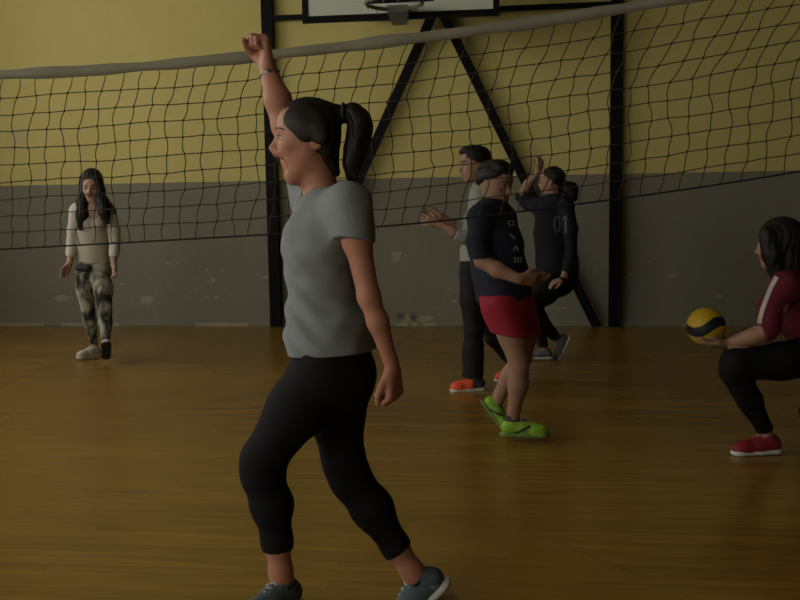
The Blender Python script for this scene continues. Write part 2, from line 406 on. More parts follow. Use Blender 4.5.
def decal(name, strokes, target, root, origin, m, off=.0022, D=None):
    """strokes drawn on a garment: each = (list of px points, width px); lies on the garment surface"""
    me = target.data; O = np.array(origin)
    bv = BVHTree.FromPolygons([Vector(np.array(v.co)+O) for v in me.vertices], [list(p.vertices) for p in me.polygons])
    mb = MB()
    for pts, w in strokes:
        P = [np.array(p, float) for p in pts]; S = []
        for a, b in zip(P[:-1], P[1:]):
            nn = max(2, int(np.linalg.norm(b-a)/.8))
            for i in range(nn): S.append(a+(b-a)*i/nn)
        S.append(P[-1]); rows = []
        for i, p in enumerate(S):
            t = S[min(i+1, len(S)-1)]-S[max(i-1, 0)]; t = t/(np.linalg.norm(t)+1e-9); nv = np.array([-t[1], t[0]])
            rw = []
            for sg in (-1, 0, 1):
                q = p+nv*sg*w/2; d = ray(*q); h = bv.ray_cast(Vector(CAM), Vector(d).normalized())
                if h[0] is None: rw = None; break
                x = np.array(h[0]); nn_ = np.array(h[1]); nn_ = nn_ if nn_@d < 0 else -nn_
                rw.append((x+nn_*off, x-nn_*.0015))
            rows.append(rw)
        for r0, r1 in zip(rows[:-1], rows[1:]):
            if r0 is None or r1 is None or np.linalg.norm(r0[1][0]-r1[1][0]) > .06: continue
            n = len(mb.v)
            for r_ in (r0, r1):
                for (x, y) in r_: mb.v.append(tuple(x)); mb.v.append(tuple(y))
            for a in (0, 2): 
                mb.f += [[n+a, n+a+2, n+8+a-2+0, n+6+a]] if False else [[n+a, n+a+2, n+6+a+2, n+6+a]]; mb.m.append(0)
                mb.f.append([n+a+1, n+6+a+1, n+6+a+3, n+a+3]); mb.m.append(0)
            mb.f.append([n, n+6, n+7, n+1]); mb.f.append([n+4, n+5, n+11, n+10]); mb.m += [0, 0]
    if mb.v: return mb.build(name, m, root, origin, False)
class Fig:
    def __init__(s, px, py, label, D=None):
        s.D = floor_depth(px, py) if D is None else D
        q = at_depth(px, py, s.D); s.o = np.array([q[0], q[1], 0.0])
        s.root = tag(empty('person', s.o), label, 'person')
    def P(s, x, y, dd=0): return at_depth(x, y, s.D+dd)
    def N(s, x, y, dd, r):
        p = s.P(x, y, dd); return (p, r*float((p-CAM)@AX)/FPX)
    def chain(s, nodes, k=.02, flat=None, g=''):
        ns = [s.N(*n) for n in nodes]; return [cap(a, b, k, flat, g=g) for a, b in zip(ns[:-1], ns[1:])]
    def scale(s, y=300): return float((s.P(400, y)-CAM)@AX)/FPX    # metres per pixel
    def dirv(s, x, d, z): return nrm(RT*x+FW*d+UP*z)
    def obj(s, name, prims, h, m, **kw): return sdf_obj(name, prims, h, m, s.root, s.o, **kw)
#@@ROOM
# ------------------------------------------------------------------ the hall
XL, XR, YB, YF, ZC = -7.0, 5.3, 9.99, -5.0, 5.6
def wall_mat():
    m = bpy.data.materials.new('hall_wall_paint'); m.use_nodes = True; nt = m.node_tree; b = nt.nodes['Principled BSDF']
    b.inputs['Roughness'].default_value = .75; b.inputs['Specular IOR Level'].default_value = .25
    N = lambda t: nt.nodes.new(t)
    g = N('ShaderNodeNewGeometry'); sp = N('ShaderNodeSeparateXYZ'); nt.links.new(g.outputs['Position'], sp.inputs[0])
    def math_(op, a, bb=None, c=None):
        n = N('ShaderNodeMath'); n.operation = op
        for i, v in enumerate((a, bb, c)):
            if v is None: continue
            if isinstance(v, (int, float)): n.inputs[i].default_value = v
            else: nt.links.new(v, n.inputs[i])
        return n.outputs[0]
    def noise(scale, det=4, st=(1, 1, 1), rough=.5):
        mp = N('ShaderNodeMapping'); mp.inputs['Scale'].default_value = st; nt.links.new(g.outputs['Position'], mp.inputs[0])
        n = N('ShaderNodeTexNoise'); n.inputs['Scale'].default_value = scale; n.inputs['Detail'].default_value = det; n.inputs['Roughness'].default_value = rough
        nt.links.new(mp.outputs[0], n.inputs['Vector']); return n.outputs['Fac']
    def mix(f, A, B):
        n = N('ShaderNodeMix'); n.data_type = 'RGBA'
        for k_, v in (('Factor', f), ('A', A), ('B', B)):
            if isinstance(v, tuple): n.inputs[k_].default_value = (*v, 1)
            elif isinstance(v, (int, float)): n.inputs[k_].default_value = v
            else: nt.links.new(v, n.inputs[k_])
        return n.outputs['Result']
    n1 = noise(1.3, 5); n2 = noise(9, 5, (1, 1, .5))
    up = mix(n1, WALLY[0], WALLY[1])
    up = mix(math_('MULTIPLY', math_('SUBTRACT', n2, .45), .35), up, (.30, .26, .12))
    lo = mix(n1, WALLG[0], WALLG[1]); lo = mix(math_('MULTIPLY', n2, .35), lo, (.10, .095, .07))
    z = math_('ADD', sp.outputs['Z'], math_('MULTIPLY', math_('SUBTRACT', n2, .5), .012))
    isup = math_('GREATER_THAN', z, 1.652)
    base = mix(isup, lo, up)
    # scuffed pale chips in a belt over the floor
    ch = noise(7, 6, (1, 1, 1.9), .62); belt = math_('MULTIPLY', math_('GREATER_THAN', z, .13), math_('LESS_THAN', z, .78))
    big = math_('GREATER_THAN', noise(.75, 2, (1, 1, .3)), .47)
    mk = math_('MULTIPLY', math_('MULTIPLY', math_('MULTIPLY', math_('SUBTRACT', ch, .60), 14), belt), big)
    n = N('ShaderNodeClamp'); nt.links.new(mk, n.inputs[0]); mk = math_('MULTIPLY', n.outputs[0], .75)
    base = mix(mk, base, (.34, .33, .25))
    # worn pale strip at the very foot of the wall
    ft = math_('MULTIPLY', math_('LESS_THAN', z, .035), math_('GREATER_THAN', noise(1.1, 3, (1, 1, .1)), .5))
    base = mix(math_('MULTIPLY', ft, .6), base, (.36, .34, .24))
    # separate patches of bare plaster, plus one faint round pale spot at left
    for (px, py, r, az) in ((404, 318, .06, .7), (425, 319, .10, .35), (18, 138, .155, 1), (396, 257, .055, 1.4), (62, 298, .10, .4), (720, 296, .05, .5), (672, 276, .05, .4), (213, 281, .04, .8), (267, 277, .07, .3), (147, 300, .08, .6)):
        p = at_y(px, py, YB); dx = math_('SUBTRACT', sp.outputs['X'], float(p[0])); dz = math_('DIVIDE', math_('SUBTRACT', sp.outputs['Z'], float(p[2])), az)
        d = math_('SQRT', math_('ADD', math_('MULTIPLY', dx, dx), math_('MULTIPLY', dz, dz)))
        d = math_('ADD', d, math_('MULTIPLY', math_('SUBTRACT', n2 if px == 18 else ch, .5), .03 if px == 18 else r*3.2))
        n = N('ShaderNodeMapRange'); n.inputs['From Min'].default_value = r*1.05; n.inputs['From Max'].default_value = r*.75; nt.links.new(d, n.inputs[0])
        base = mix(math_('MULTIPLY', n.outputs[0], .35 if px == 18 else .5), base, (.38, .35, .24))
    for (px, py, r) in ((401, 316, .05), (414, 317, .045)):
        p = at_y(px, py, YB); dx = math_('SUBTRACT', sp.outputs['X'], float(p[0])); dz = math_('SUBTRACT', sp.outputs['Z'], float(p[2]))
        d = math_('SQRT', math_('ADD', math_('MULTIPLY', dx, dx), math_('MULTIPLY', dz, dz)))
        n = N('ShaderNodeMapRange'); d = math_('ADD', d, math_('MULTIPLY', math_('SUBTRACT', ch, .5), .12)); n.inputs['From Min'].default_value = r*1.3; n.inputs['From Max'].default_value = r*.4; nt.links.new(d, n.inputs[0])
        base = mix(math_('MULTIPLY', n.outputs[0], .7), base, (.03, .028, .02))
    nt.links.new(base, b.inputs['Base Color'])
    bp = N('ShaderNodeBump'); bp.inputs['Strength'].default_value = .25; bp.inputs['Distance'].default_value = .01
    nt.links.new(noise(14, 5), bp.inputs['Height']); nt.links.new(bp.outputs[0], b.inputs['Normal'])
    return m
def floor_mat():
    m = bpy.data.materials.new('varnished_boards'); m.use_nodes = True; nt = m.node_tree; b = nt.nodes['Principled BSDF']
    N = lambda t: nt.nodes.new(t)
    g = N('ShaderNodeNewGeometry')
    br = N('ShaderNodeTexBrick'); br.offset = .37; br.offset_frequency = 3; nt.links.new(g.outputs['Position'], br.inputs['Vector'])
    br.inputs['Scale'].default_value = 1; br.inputs['Brick Width'].default_value = 1.7; br.inputs['Row Height'].default_value = .07
    br.inputs['Mortar Size'].default_value = .0012; br.inputs['Mortar Smooth'].default_value = .3; br.inputs['Bias'].default_value = 0
    br.inputs['Color1'].default_value = (*FLOORC[0], 1); br.inputs['Color2'].default_value = (*FLOORC[1], 1); br.inputs['Mortar'].default_value = (*FLOORC[2], 1)
    mp = N('ShaderNodeMapping'); mp.inputs['Scale'].default_value = (.9, 14, 1); nt.links.new(g.outputs['Position'], mp.inputs[0])
    n = N('ShaderNodeTexNoise'); n.inputs['Scale'].default_value = 2.2; n.inputs['Detail'].default_value = 6; nt.links.new(mp.outputs[0], n.inputs['Vector'])
    r = N('ShaderNodeMapRange'); r.inputs['From Min'].default_value = .3; r.inputs['From Max'].default_value = .7; r.inputs['To Min'].default_value = .78; r.inputs['To Max'].default_value = 1.18
    nt.links.new(n.outputs['Fac'], r.inputs[0])
    mx = N('ShaderNodeMix'); mx.data_type = 'RGBA'; mx.blend_type = 'MULTIPLY'; mx.inputs['Factor'].default_value = 1
    nt.links.new(br.outputs['Color'], mx.inputs['A']); nt.links.new(r.outputs[0], mx.inputs['B'])
    n3 = N('ShaderNodeTexNoise'); n3.inputs['Scale'].default_value = .55; n3.inputs['Detail'].default_value = 1; nt.links.new(g.outputs['Position'], n3.inputs['Vector'])
    mx2 = N('ShaderNodeMix'); mx2.data_type = 'RGBA'; mx2.blend_type = 'MULTIPLY'; mx2.inputs['Factor'].default_value = .5
    nt.links.new(mx.outputs['Result'], mx2.inputs['A']); nt.links.new(n3.outputs['Fac'], mx2.inputs['B'])
    nt.links.new(mx2.outputs['Result'], b.inputs['Base Color'])
    rr = N('ShaderNodeMapRange'); rr.inputs['To Min'].default_value = .20; rr.inputs['To Max'].default_value = .34; nt.links.new(n3.outputs['Fac'], rr.inputs[0])
    nt.links.new(rr.outputs[0], b.inputs['Roughness']); b.inputs['Specular IOR Level'].default_value = .5
    bp = N('ShaderNodeBump'); bp.inputs['Strength'].default_value = .06; bp.inputs['Distance'].default_value = .003
    return m
WALLY = ((.47, .40, .135), (.56, .485, .18)); WALLG = ((.18, .17, .125), (.22, .21, .16))
FLOORC = ((.345, .195, .03), (.285, .155, .024), (.20, .11, .018))
MT['wall'] = wall_mat(); MT['floor'] = floor_mat()
def struct(name, lo, hi, m, label=None):
    mb = MB(); mb.box(lo, hi); o = mb.build(name, m); tag(o, label, None, None, 'structure'); return o
struct('floor', (XL-.3, YF-.3, -.2), (XR+.3, YB+.3, 0), 'floor', 'varnished golden brown wooden board floor of the hall')
struct('ceiling', (XL-.3, YF-.3, ZC), (XR+.3, YB+.3, ZC+.2), 'ceil', 'plain pale ceiling of the hall')  # out of view; colour darkened to weaken bounced light
struct('wall_back', (XL-.3, YB, 0), (XR+.3, YB+.3, ZC), 'wall', 'far wall painted yellow over a scuffed grey lower part')
FWX = [(-6.4, -4.6), (-3.9, -2.8)]; mb = MB(); mb.box((XL-.3, YF-.3, 0), (XR+.3, YF, 1.4)); mb.box((XL-.3, YF-.3, 3.8), (XR+.3, YF, ZC))
xs_ = [XL-.3, FWX[0][0], FWX[0][1], FWX[1][0], FWX[1][1], XR+.3]
for i in (0, 2, 4): mb.box((xs_[i], YF-.3, 1.4), (xs_[i+1], YF, 3.8))
tag(mb.build('wall_front', 'wall'), 'wall behind the viewer, yellow over grey, with two windows', None, None, 'structure')
struct('wall_right', (XR, YF, 0), (XR+.3, YB, ZC), 'wall_dim', 'plain dark grey right hand side wall')  # unseen wall coloured dark so the right side of the hall dims
# left wall with window openings
WIN = [(-3.9, -1.7), (-.8, 1.4), (2.4, 4.6), (5.6, 7.8)]; WZ = (2.2, 4.4)
mb = MB(); mb.box((XL-.3, YF, 0), (XL, YB, WZ[0])); mb.box((XL-.3, YF, WZ[1]), (XL, YB, ZC))
ys = [YF]+[v for w in WIN for v in w]+[YB]
for i in range(0, len(ys), 2): mb.box((XL-.3, ys[i], WZ[0]), (XL, ys[i+1], WZ[1]))
tag(mb.build('wall_left', 'wall'), 'left hand side wall with the high windows', None, None, 'structure')
MT['pane'] = mat('daylit_frosted_pane', (.7, .7, .7), .5, emit=((1.0, .97, .88), 1.0))
PANES = []
for i, (a, b) in enumerate(WIN):
    mb = MB(); x0, x1 = XL-.16, XL-.10
    for (l, h) in (((x0, a, WZ[0]), (x1, a+.06, WZ[1])), ((x0, b-.06, WZ[0]), (x1, b, WZ[1])), ((x0, a+.06, WZ[0]), (x1, b-.06, WZ[0]+.06)), ((x0, a+.06, WZ[1]-.06), (x1, b-.06, WZ[1])),
                   ((x0, (a+b)/2-.025, WZ[0]+.06), (x1, (a+b)/2+.025, WZ[1]-.06))): mb.box(l, h)
    w = tag(mb.build('window_%d' % (i+1), 'wframe'), 'frosted daylit window high in the left wall', None, None, 'structure')
    mb = MB(); mb.box((XL-.14, a+.05, WZ[0]+.05), (XL-.125, b-.05, WZ[1]-.05)); mb.build('pane', 'pane', w)

for i, (a, b) in enumerate(FWX):  # unseen windows added as fill on the sides facing the camera
    mb = MB(); y0, y1 = YF-.16, YF-.10
    for (l_, h_) in (((a, y0, 1.4), (a+.06, y1, 3.8)), ((b-.06, y0, 1.4), (b, y1, 3.8)), ((a+.06, y0, 1.4), (b-.06, y1, 1.46)), ((a+.06, y0, 3.74), (b-.06, y1, 3.8)), (((a+b)/2-.025, y0, 1.46), ((a+b)/2+.025, y1, 3.74))): mb.box(l_, h_)
    w = tag(mb.build('window_%d' % (i+5), 'wframe'), 'tall frosted daylit window in the wall behind the viewer', None, None, 'structure')
    mb = MB(); mb.box((a+.05, YF-.14, 1.45), (b-.05, YF-.125, 3.75)); mb.build('pane', 'pane', w)
# ------------------------------------------------------------------ basketball goal on the far wall
def wpt(px, py, Y): return at_y(px, py, Y)
goal = tag(empty('basketball_goal', (-.85, YB-.1, 0)), 'black steel basketball goal frame with white backboard against the far wall', 'basketball hoop')
go = (-.85, YB-.1, 0); FY = YB-.07
for px in (272.5, 615.5):
    p = wpt(px, 200, FY); mb = MB(); mb.bar((p[0], FY, 0), (p[0], FY, 4.6), .125, .06); mb.build('post', 'frame', goal, go)
pl = wpt(272.5, 20, FY); pr = wpt(615, 3, FY); zb = .5*(pl[2]+pr[2])
mb = MB(); mb.bar((pl[0], FY-.02, zb), (pr[0], FY-.02, zb), .05, .05); mb.build('crossbar', 'frame', goal, go)
mb = MB(); mb.bar((pl[0], FY-.02, 4.3), (pr[0], FY-.02, 4.3), .05, .05); mb.build('crossbar', 'frame', goal, go)
apex = wpt(438, 22, FY-.03)
for (px, dx) in ((597, .05), (293, -.05)):
    f = wpt(px, 326, FY-.03); mb = MB(); d_ = np.array([apex[0]+dx*.8, FY-.03, zb]); mb.bar((f[0], FY-.03, 0), tuple(d_), .10, .06); mb.build('strut', 'frame', goal, go)
BY = 8.05
bl = wpt(302.5, 24, BY); br_ = wpt(499.5, 14, BY); bz = .5*(bl[2]+br_[2]); bx0, bx1 = bl[0], br_[0]; bh = 1.05
mb = MB(); mb.box((bx0+.01, BY, bz+.01), (bx1-.01, BY+.03, bz+bh-.01)); board = mb.build('backboard', 'board', goal, go)
mb = MB(); w = .055; y0 = BY-.006
mb.box((bx0, y0, bz), (bx1, BY+.04, bz+w)); mb.box((bx0, y0, bz+bh-w), (bx1, BY+.04, bz+bh)); mb.box((bx0, y0, bz+w), (bx0+w, BY+.04, bz+bh-w)); mb.box((bx1-w, y0, bz+w), (bx1, BY+.04, bz+bh-w)); mb.build('border', 'frame', board, go)
mb = MB(); cx = (bx0+bx1)/2; a, b = cx-.3, cx+.3; z0 = bz+.14; z1 = z0+.45; y1 = BY+.001
mb.box((a, y0, z0), (b, y1, z0+.05)); mb.box((a, y0, z1-.05), (b, y1, z1)); mb.box((a, y0, z0+.05), (a+.05, y1, z1-.05)); mb.box((b-.05, y0, z0+.05), (b, y1, z1-.05)); mb.build('target_square', 'frame', board, go)
zr = bz+.055; ry = BY-.15-.225
mb = MB(); mb.tube([(cx+.235*math.cos(t), ry+.235*math.sin(t), zr) for t in np.linspace(0, 2*math.pi, 40, endpoint=False)], .017, 8, True)
for t in np.linspace(math.pi*.1, math.pi*1.9, 12):
    c_, s_ = math.cos(t+math.pi/2), math.sin(t+math.pi/2); mb.tube([(cx+.235*c_, ry+.235*s_, zr-.01), (cx+.238*c_, ry+.238*s_, zr-.035), (cx+.225*c_, ry+.225*s_, zr-.04)], .004, 5)
rim = mb.build('rim', 'rim', goal, go, True)
mb = MB(); mb.box((cx-.09, BY-.17, zr-.03), (cx+.09, BY-.006, zr+.03)); mb.v += [(cx-.09, BY-.16, zr-.03), (cx+.09, BY-.16, zr-.03), (cx+.06, BY-.012, zr-.11), (cx-.06, BY-.012, zr-.11), (cx-.09, BY-.012, zr-.03), (cx+.09, BY-.012, zr-.03)]
n = 8; mb.f += [[n, n+1, n+2, n+3], [n, n+3, n+4], [n+1, n+5, n+2], [n+3, n+2, n+5, n+4], [n, n+4, n+5, n+1]]; mb.m += [0]*5
mb.build('rim_bracket', 'rim', goal, go)
for xx in (cx-.55, cx+.55):
    for zz in (bz+.35, bz+.9):
        mb = MB(); mb.bar((xx, BY+.03, zz), (xx, FY, zz+.05 if zz < bz+.5 else 4.3), .05, .05, up=(0, 0, 1)); mb.build('support_arm', 'frame', goal, go)

# ------------------------------------------------------------------ volleyball net
NY = 4.72
TOP = [(-260, 84), (-120, 80), (0, 75), (70, 72), (140, 67), (245, 58), (300, 52), (352, 45), (420, 38), (477, 31), (540, 22), (600, 12), (650, 4), (730, -9), (800, -21), (900, -40), (1010, -62)]
BOT = [(-260, 262), (-120, 256), (0, 249.5), (120, 243), (270, 234.5), (380, 227), (460, 219.5), (575, 204.5), (700, 188), (800, 171.5), (900, 155), (1010, 136)]
tp = np.array([at_y(x, y, NY)[[0, 2]] for x, y in TOP]); bt = np.array([at_y(x, y, NY)[[0, 2]] for x, y in BOT])
nx0, nx1 = tp[0, 0]+.12, tp[-1, 0]-.12
def sm(fn, x, w=.35): return np.mean([fn(x+d) for d in np.linspace(-w, w, 7)], 0)
ztop = lambda x: sm(lambda q: np.interp(q, tp[:, 0], tp[:, 1]), x); zbot = lambda x: sm(lambda q: np.interp(q, bt[:, 0], bt[:, 1]), x)
net = tag(empty('volleyball_net', ((nx0+nx1)/2, NY, 0)), 'worn dark mesh volleyball net with canvas top band across the hall', 'net'); no = ((nx0+nx1)/2, NY, 0)
xs = np.linspace(nx0, nx1, 160)
# band : a folded tape with thickness
TH = .028
V = []; Fq = []
for x in xs:
    z = float(ztop(x)); wv = .006*math.sin(x*5.1)+.004*math.sin(x*13)
    th = TH*(1+.12*math.sin(x*7.3)+.08*math.sin(x*17))
    V += [(x, NY-.005+wv, z+th), (x, NY-.006+wv, z-th), (x, NY+.004+wv, z-th), (x, NY+.005+wv, z+th)]
for i in range(len(xs)-1):
    for k in range(4): a = i*4+k; b = i*4+(k+1) % 4; Fq.append([a, b, b+4, a+4])
Fq += [[0, 3, 2, 1], [len(V)-4, len(V)-3, len(V)-2, len(V)-1]]
mesh_obj('top_band', V, Fq, 'tape', net, no)
NC = int((nx1-nx0)/.1005); NR = 10
def pert(i, j):   # node wander
    r = np.random.RandomState((i*131+j*7919+17) % 99991); return (r.rand(2)-.5)
def node(i, j):
    x = nx0+(nx1-nx0)*i/NC; v = j/NR    # v: 0 bottom .. 1 top
    tr = min(1, max(0, (x+.6)/1.6)); lean = (.28+.22*tr)*max(0, v-(.70-.12*tr))+.02*math.sin(x*1.7+1)*math.sin(v*3.1)-.16*max(0, .30-v)+.012*math.sin(v*7+x*1.3)
    a = pert(i, j)
    xx = x+lean-.03+.014*a[0]+.006*math.sin(2.1*i+j*1.4); zt = float(ztop(xx))-TH; zb_ = float(zbot(xx))
    z = zb_+(zt-zb_)*(v+.004*math.sin(i*.6+j)*(0 < j < NR))+.008*a[1]*(0 < j < NR)
    y = NY+.03*math.sin(x*1.9+v*3)*(1-v)+.004*a[1]
    return np.array([xx, y, z])
G = [[node(i, j) for j in range(NR+1)] for i in range(NC+1)]
mb = MB()
def curve(a, b, off):
    return [a, a*.7+b*.3+off*.8, a*.35+b*.65+off*.8, b]
for i in range(NC+1):
    pts = []
    for j in range(NR):
        w = np.array([.010*math.sin(i*2.3+j*1.9), 0, 0]); pts += curve(G[i][j], G[i][j+1], w)[:-1]
    pts.append(G[i][NR]); mb.tube(pts, .0026, 4)
for j in range(1, NR):
    mb.tube([G[i][j] for i in range(NC+1)], .0026, 4)
    for i in range(NC+1):
        p = G[i][j]; mb.tube([p-np.array([0, 0, .008]), p, p+np.array([0, 0, .008])], [.002, .0065, .002], 5)
mb.build('netting', 'cord', net, no, True)
mb = MB(); mb.tube([G[i][0] for i in range(NC+1)], .0052, 6); mb.build('bottom_cord', 'bcord', net, no, True)
for k_, x in enumerate((nx0-.12, nx1+.12)):
    zt = float(ztop(nx0 if k_ == 0 else nx1)); zb_ = float(zbot(nx0 if k_ == 0 else nx1)); mb = MB()
    mb.tube([(x, NY, .02), (x, NY, zt+.12)], .04, 16); t = mb.build('net_post', 'steel', None, (x, NY, 0), True)
    tag(t, ['grey steel post holding the left end of the net', 'grey steel post holding the right end of the net'][k_], 'post')
    mb = MB(); mb.tube([(x, NY, 0), (x, NY, .02)], .14, 20); mb.build('base_plate', 'steel', t, (x, NY, 0), False)
    e = nx0+.02 if k_ == 0 else nx1-.02; xi = x+.04*(1 if k_ == 0 else -1); mb = MB()
    mb.tube([(xi, NY, zt), (e, NY, zt)], .006, 6); mb.build('tension_cord', 'bcord', net, no, True); mb = MB(); mb.tube([(xi, NY, zb_), (e, NY, zb_)], .006, 6); mb.build('tension_cord', 'bcord', net, no, True)
#@@PEOPLE
# ------------------------------------------------------------------ person: shouting girl in the foreground
def girl_front():
    g = Fig(345, 605, 'girl in grey t-shirt and black leggings shouting with raised fist, nearest the viewer', D=2.82)
    N, P, ch = g.N, g.P, g.chain; hv = .0036
    hd = Head(P(306.5, 139.5), g.dirv(-1, -.12, .05), UP, .236, .365)
    dfl = (FW, 1.42)
    T = []
    T += ch([(328, 223, 0, 31), (324, 248, 0, 33), (327, 290, 0, 28), (332, 328, 0, 33), (334, 362, 0, 36)], .05, dfl, 'torso')
    T += [cap(N(303, 236, -.065, 14), N(304, 237, -.06, 14), .04, g='torso'), cap(N(303, 234, .065, 14), N(304, 235, .06, 14), .04, g='torso')]
    T += ch([(326, 208, 0, 14), (347, 206, -.135, 14)], .04, None, 'torso')+ch([(324, 206, 0, 14), (316, 203, .145, 17)], .04, None, 'torso')
    # near arm hanging back
    T += ch([(351, 208, -.15, 15), (357, 240, -.185, 13.5), (369, 297, -.21, 11)], .03, None, 'uarm')
    T += ch([(369, 297, -.21, 10.5), (378, 322, -.21, 10.2), (392, 366, -.19, 7)], .02, None, 'farm')
    hn = hand(P(392.5, 368, -.19), g.dirv(.05, -.02, -1), g.dirv(-.85, .55, -.1), -1, .62, .97, .023, thumb_curl=.35, k=.003, jit=(0, .04, .02, .08))
    # raised far arm
    A2 = ch([(318, 202, .15, 18), (297, 160, .20, 14), (284, 126, .22, 11.5)], .03, None, 'uarm2')
    A2 += ch([(284, 126, .22, 12), (278, 100, .23, 13), (268.5, 71, .27, 8.5)], .02, None, 'farm2')
    hn2 = hand(P(268, 69, .27), g.dirv(-.14, 0, 1), g.dirv(-.95, -.30, -.1), -1, .92, 1.17, .029, thumb_curl=.95, k=.003)
    Lg = ch([(324, 368, -.085, 31), (297, 408, -.09, 27), (264, 458, -.09, 20.5)], .04, None, 'thigh')
    Lg += ch([(264, 458, -.09, 20.5), (262, 474, -.09, 19), (272, 505, -.085, 18.5), (277, 540, -.08, 13), (281, 572, -.08, 10.5), (283, 585, -.08, 11)], .03, None, 'shin')
    Lg += ch([(341, 372, .085, 27), (336, 412, .09, 26), (344, 462, .09, 19.5)], .04, None, 'thigh2')
    Lg += ch([(344, 462, .09, 19.5), (351, 480, .09, 18.5), (372, 508, .09, 19), (396, 547, .09, 12), (412, 571, .09, 10.5), (417, 578, .09, 11)], .03, None, 'shin2')
    Lg += ch([(332, 362, 0, 33), (335, 376, 0, 34)], .05, dfl, 'hip')+[cap(N(348, 376, -.075, 24), N(347, 380, -.07, 24), .05, g='hip'), cap(N(348, 376, .075, 24), N(347, 380, .07, 24), .05, g='hip')]
    hp = hd.prims(P(323, 203), .0535, 1.0, ear_y=-.13)
    body = T+A2+Lg+hp+hn+hn2
    # sole of each foot inside the shoes
    g.obj('body', body, hv, ['skin', 'lip', 'mouth'], regions=hd.regions(1), it=1)
    hd.extras(g.root, g.o, 'hair')
    # teeth
    for z, n_ in ((-.250, 1), (-.425, 0)):
        mb = MB(); mb.tube([hd.P(-.065, .275-.09*(1-n_), z), hd.P(-.035, .315-.09*(1-n_), z), hd.P(0, .328-.09*(1-n_), z), hd.P(.035, .315-.09*(1-n_), z), hd.P(.065, .275-.09*(1-n_), z)], .010*hd.H*1.2, 6); mb.build('teeth', 'eye', g.root, g.o, True)
    # t-shirt
    S = ch([(350, 205, -.15, 21), (357.5, 256, -.208, 19)], .03)+[cut(P(356.5, 240, -.187), g.dirv(-.18, -.2, -1), .16)]
    S += ch([(318, 203, .15, 20), (304, 172, .18, 17.5)], .03)+[cut(P(306, 181, .18), g.dirv(-.4, .1, 1), .12)]
    S += grow(T, .008, ('torso',))+ch([(325, 250, 0, 35), (328, 290, 0, 31), (331, 330, 0, 38.5), (331, 372, 0, 41)], .04, dfl)
    S += [cut(P(330, 351, 0), g.dirv(.05, -.05, -1), .45, post=True)]
    S += [cap((P(314, 196), .048), (P(306, 168), .075), .012, op='s')]
    def wr(Pt):
        w = wrinkle(Pt, .006, 24, 3, (1, 1, .8))+wrinkle(Pt, .002, 60, 4)
        z = Pt[:, 2]; side = Pt@RT
        w += .005*np.sin((z*1.0+side*.55)*62+2*np.sin(side*20))*np.clip((1.25-z)/.25, 0, 1)
        return w-.005
    shirt = g.obj('t_shirt', S, hv*1.1, 'grey_knit', wr=wr, it=2)
    # seams: neck rib, sleeve hem
    nb = MB(); c = P(312, 190.5); a1 = g.dirv(-1, 0, -.34); 
    # leggings
    G = grow(Lg, .004)+grow(T, -.003, ('torso',))
    G += [cut(P(277, 549, -.08), g.dirv(.05, 0, -1), .12), cut(P(398, 551, .09), g.dirv(.55, 0, -.85), .12)]
    G += [cut(P(333, 340, 0), UP, .8)]
    g.obj('leggings', G, hv*1.1, 'black_stretch', it=1, wr=lambda Pt: wrinkle(Pt, .0012, 40, 5))
    # hair: pulled back into a ponytail
    Hh = hd.hair_cap(.055, (.375, .24), (.72, -.69), .012)
    Hh += ch([(322, 130, 0, 15), (325, 143, 0, 12.5), (329, 158, 0, 8), (335, 172, 0, 5)], .02, (FW, 2.0))
    Hh += ch([(322, 116, 0, 15), (342, 113, 0, 8)], .02)
    pony = ch([(343, 113, 0, 7), (353, 113, .0, 8.5), (360, 121, .0, 10), (359, 135, 0, 11), (355.5, 150, 0, 10.5), (352.5, 163, 0, 8.5), (351, 176, 0, 5)], .02, (FW, 1.3))
    pony += ch([(362, 114, 0, 5), (369, 122, 0, 3), (372, 129, .01, 1.4)], .006)+ch([(364, 122, 0, 4), (367, 132, -.01, 2), (367, 141, -.01, 1)], .006)
    pony += ch([(352, 160, -.02, 5), (356, 170, -.02, 3), (355, 178, -.02, 1.5)], .006)
    strand = lambda Pt: .0022*np.sin((Pt@FW)*260+3*np.sin(Pt[:, 2]*18)+2*np.sin((Pt@RT)*22))
    hr = g.obj('hair', Hh, hv*1.05, 'hair', wr=strand, it=1)
    sdf_obj('ponytail', pony, hv*1.05, 'hair', hr, g.o, wr=strand, it=1)
    mb = MB(); c = P(343.5, 113); ax = g.dirv(1, 0, .05); y_ = np.cross(UP, ax); 
    mb.tube([c+.0275*(math.cos(t)*UP+1.25*math.sin(t)*FW) for t in np.linspace(0, 2*math.pi, 24, endpoint=False)], .0055, 8, True); mb.build('hair_tie', 'strap', hr, g.o, True)
    # wristwatch on the raised arm
    c = P(269.5, 73.5, .268); d = g.dirv(-.25, 0, 1); x_ = nrm(np.cross(d, FW)); y_ = np.cross(d, x_)
    mb = MB(); mb.tube([c+.031*(math.cos(t)*x_+.9*math.sin(t)*y_) for t in np.linspace(0, 2*math.pi, 28, endpoint=False)], .006, 8, True)
    w = mb.build('wristband', 'watch', g.root, g.o, True)
    V, Fc = sphere(c-.031*nrm(FW), [.014, .006, .012], [x_, FW, d], 8); mesh_obj('watch_case', V, Fc, 'watch', w, g.o)
    # shoes
    def reg(Q, o, t, up, s, k): return None
    s1 = shoe(g.root, g.o, P(283, 583, -.08), g.dirv(-.62, -.78, -.0), UP, 'shoe_grey', .275, .0038)
    s2 = shoe(g.root, g.o, P(417, 577, .09), g.dirv(-.74, -.12, -.66), g.dirv(-.66, 0, .74), 'shoe_grey', .285, .0038)
    decal('shoe_logo', [([(431, 586), (434, 589), (439, 586)], 3)], s2, s2, g.o, 'print_pale')
girl_front()

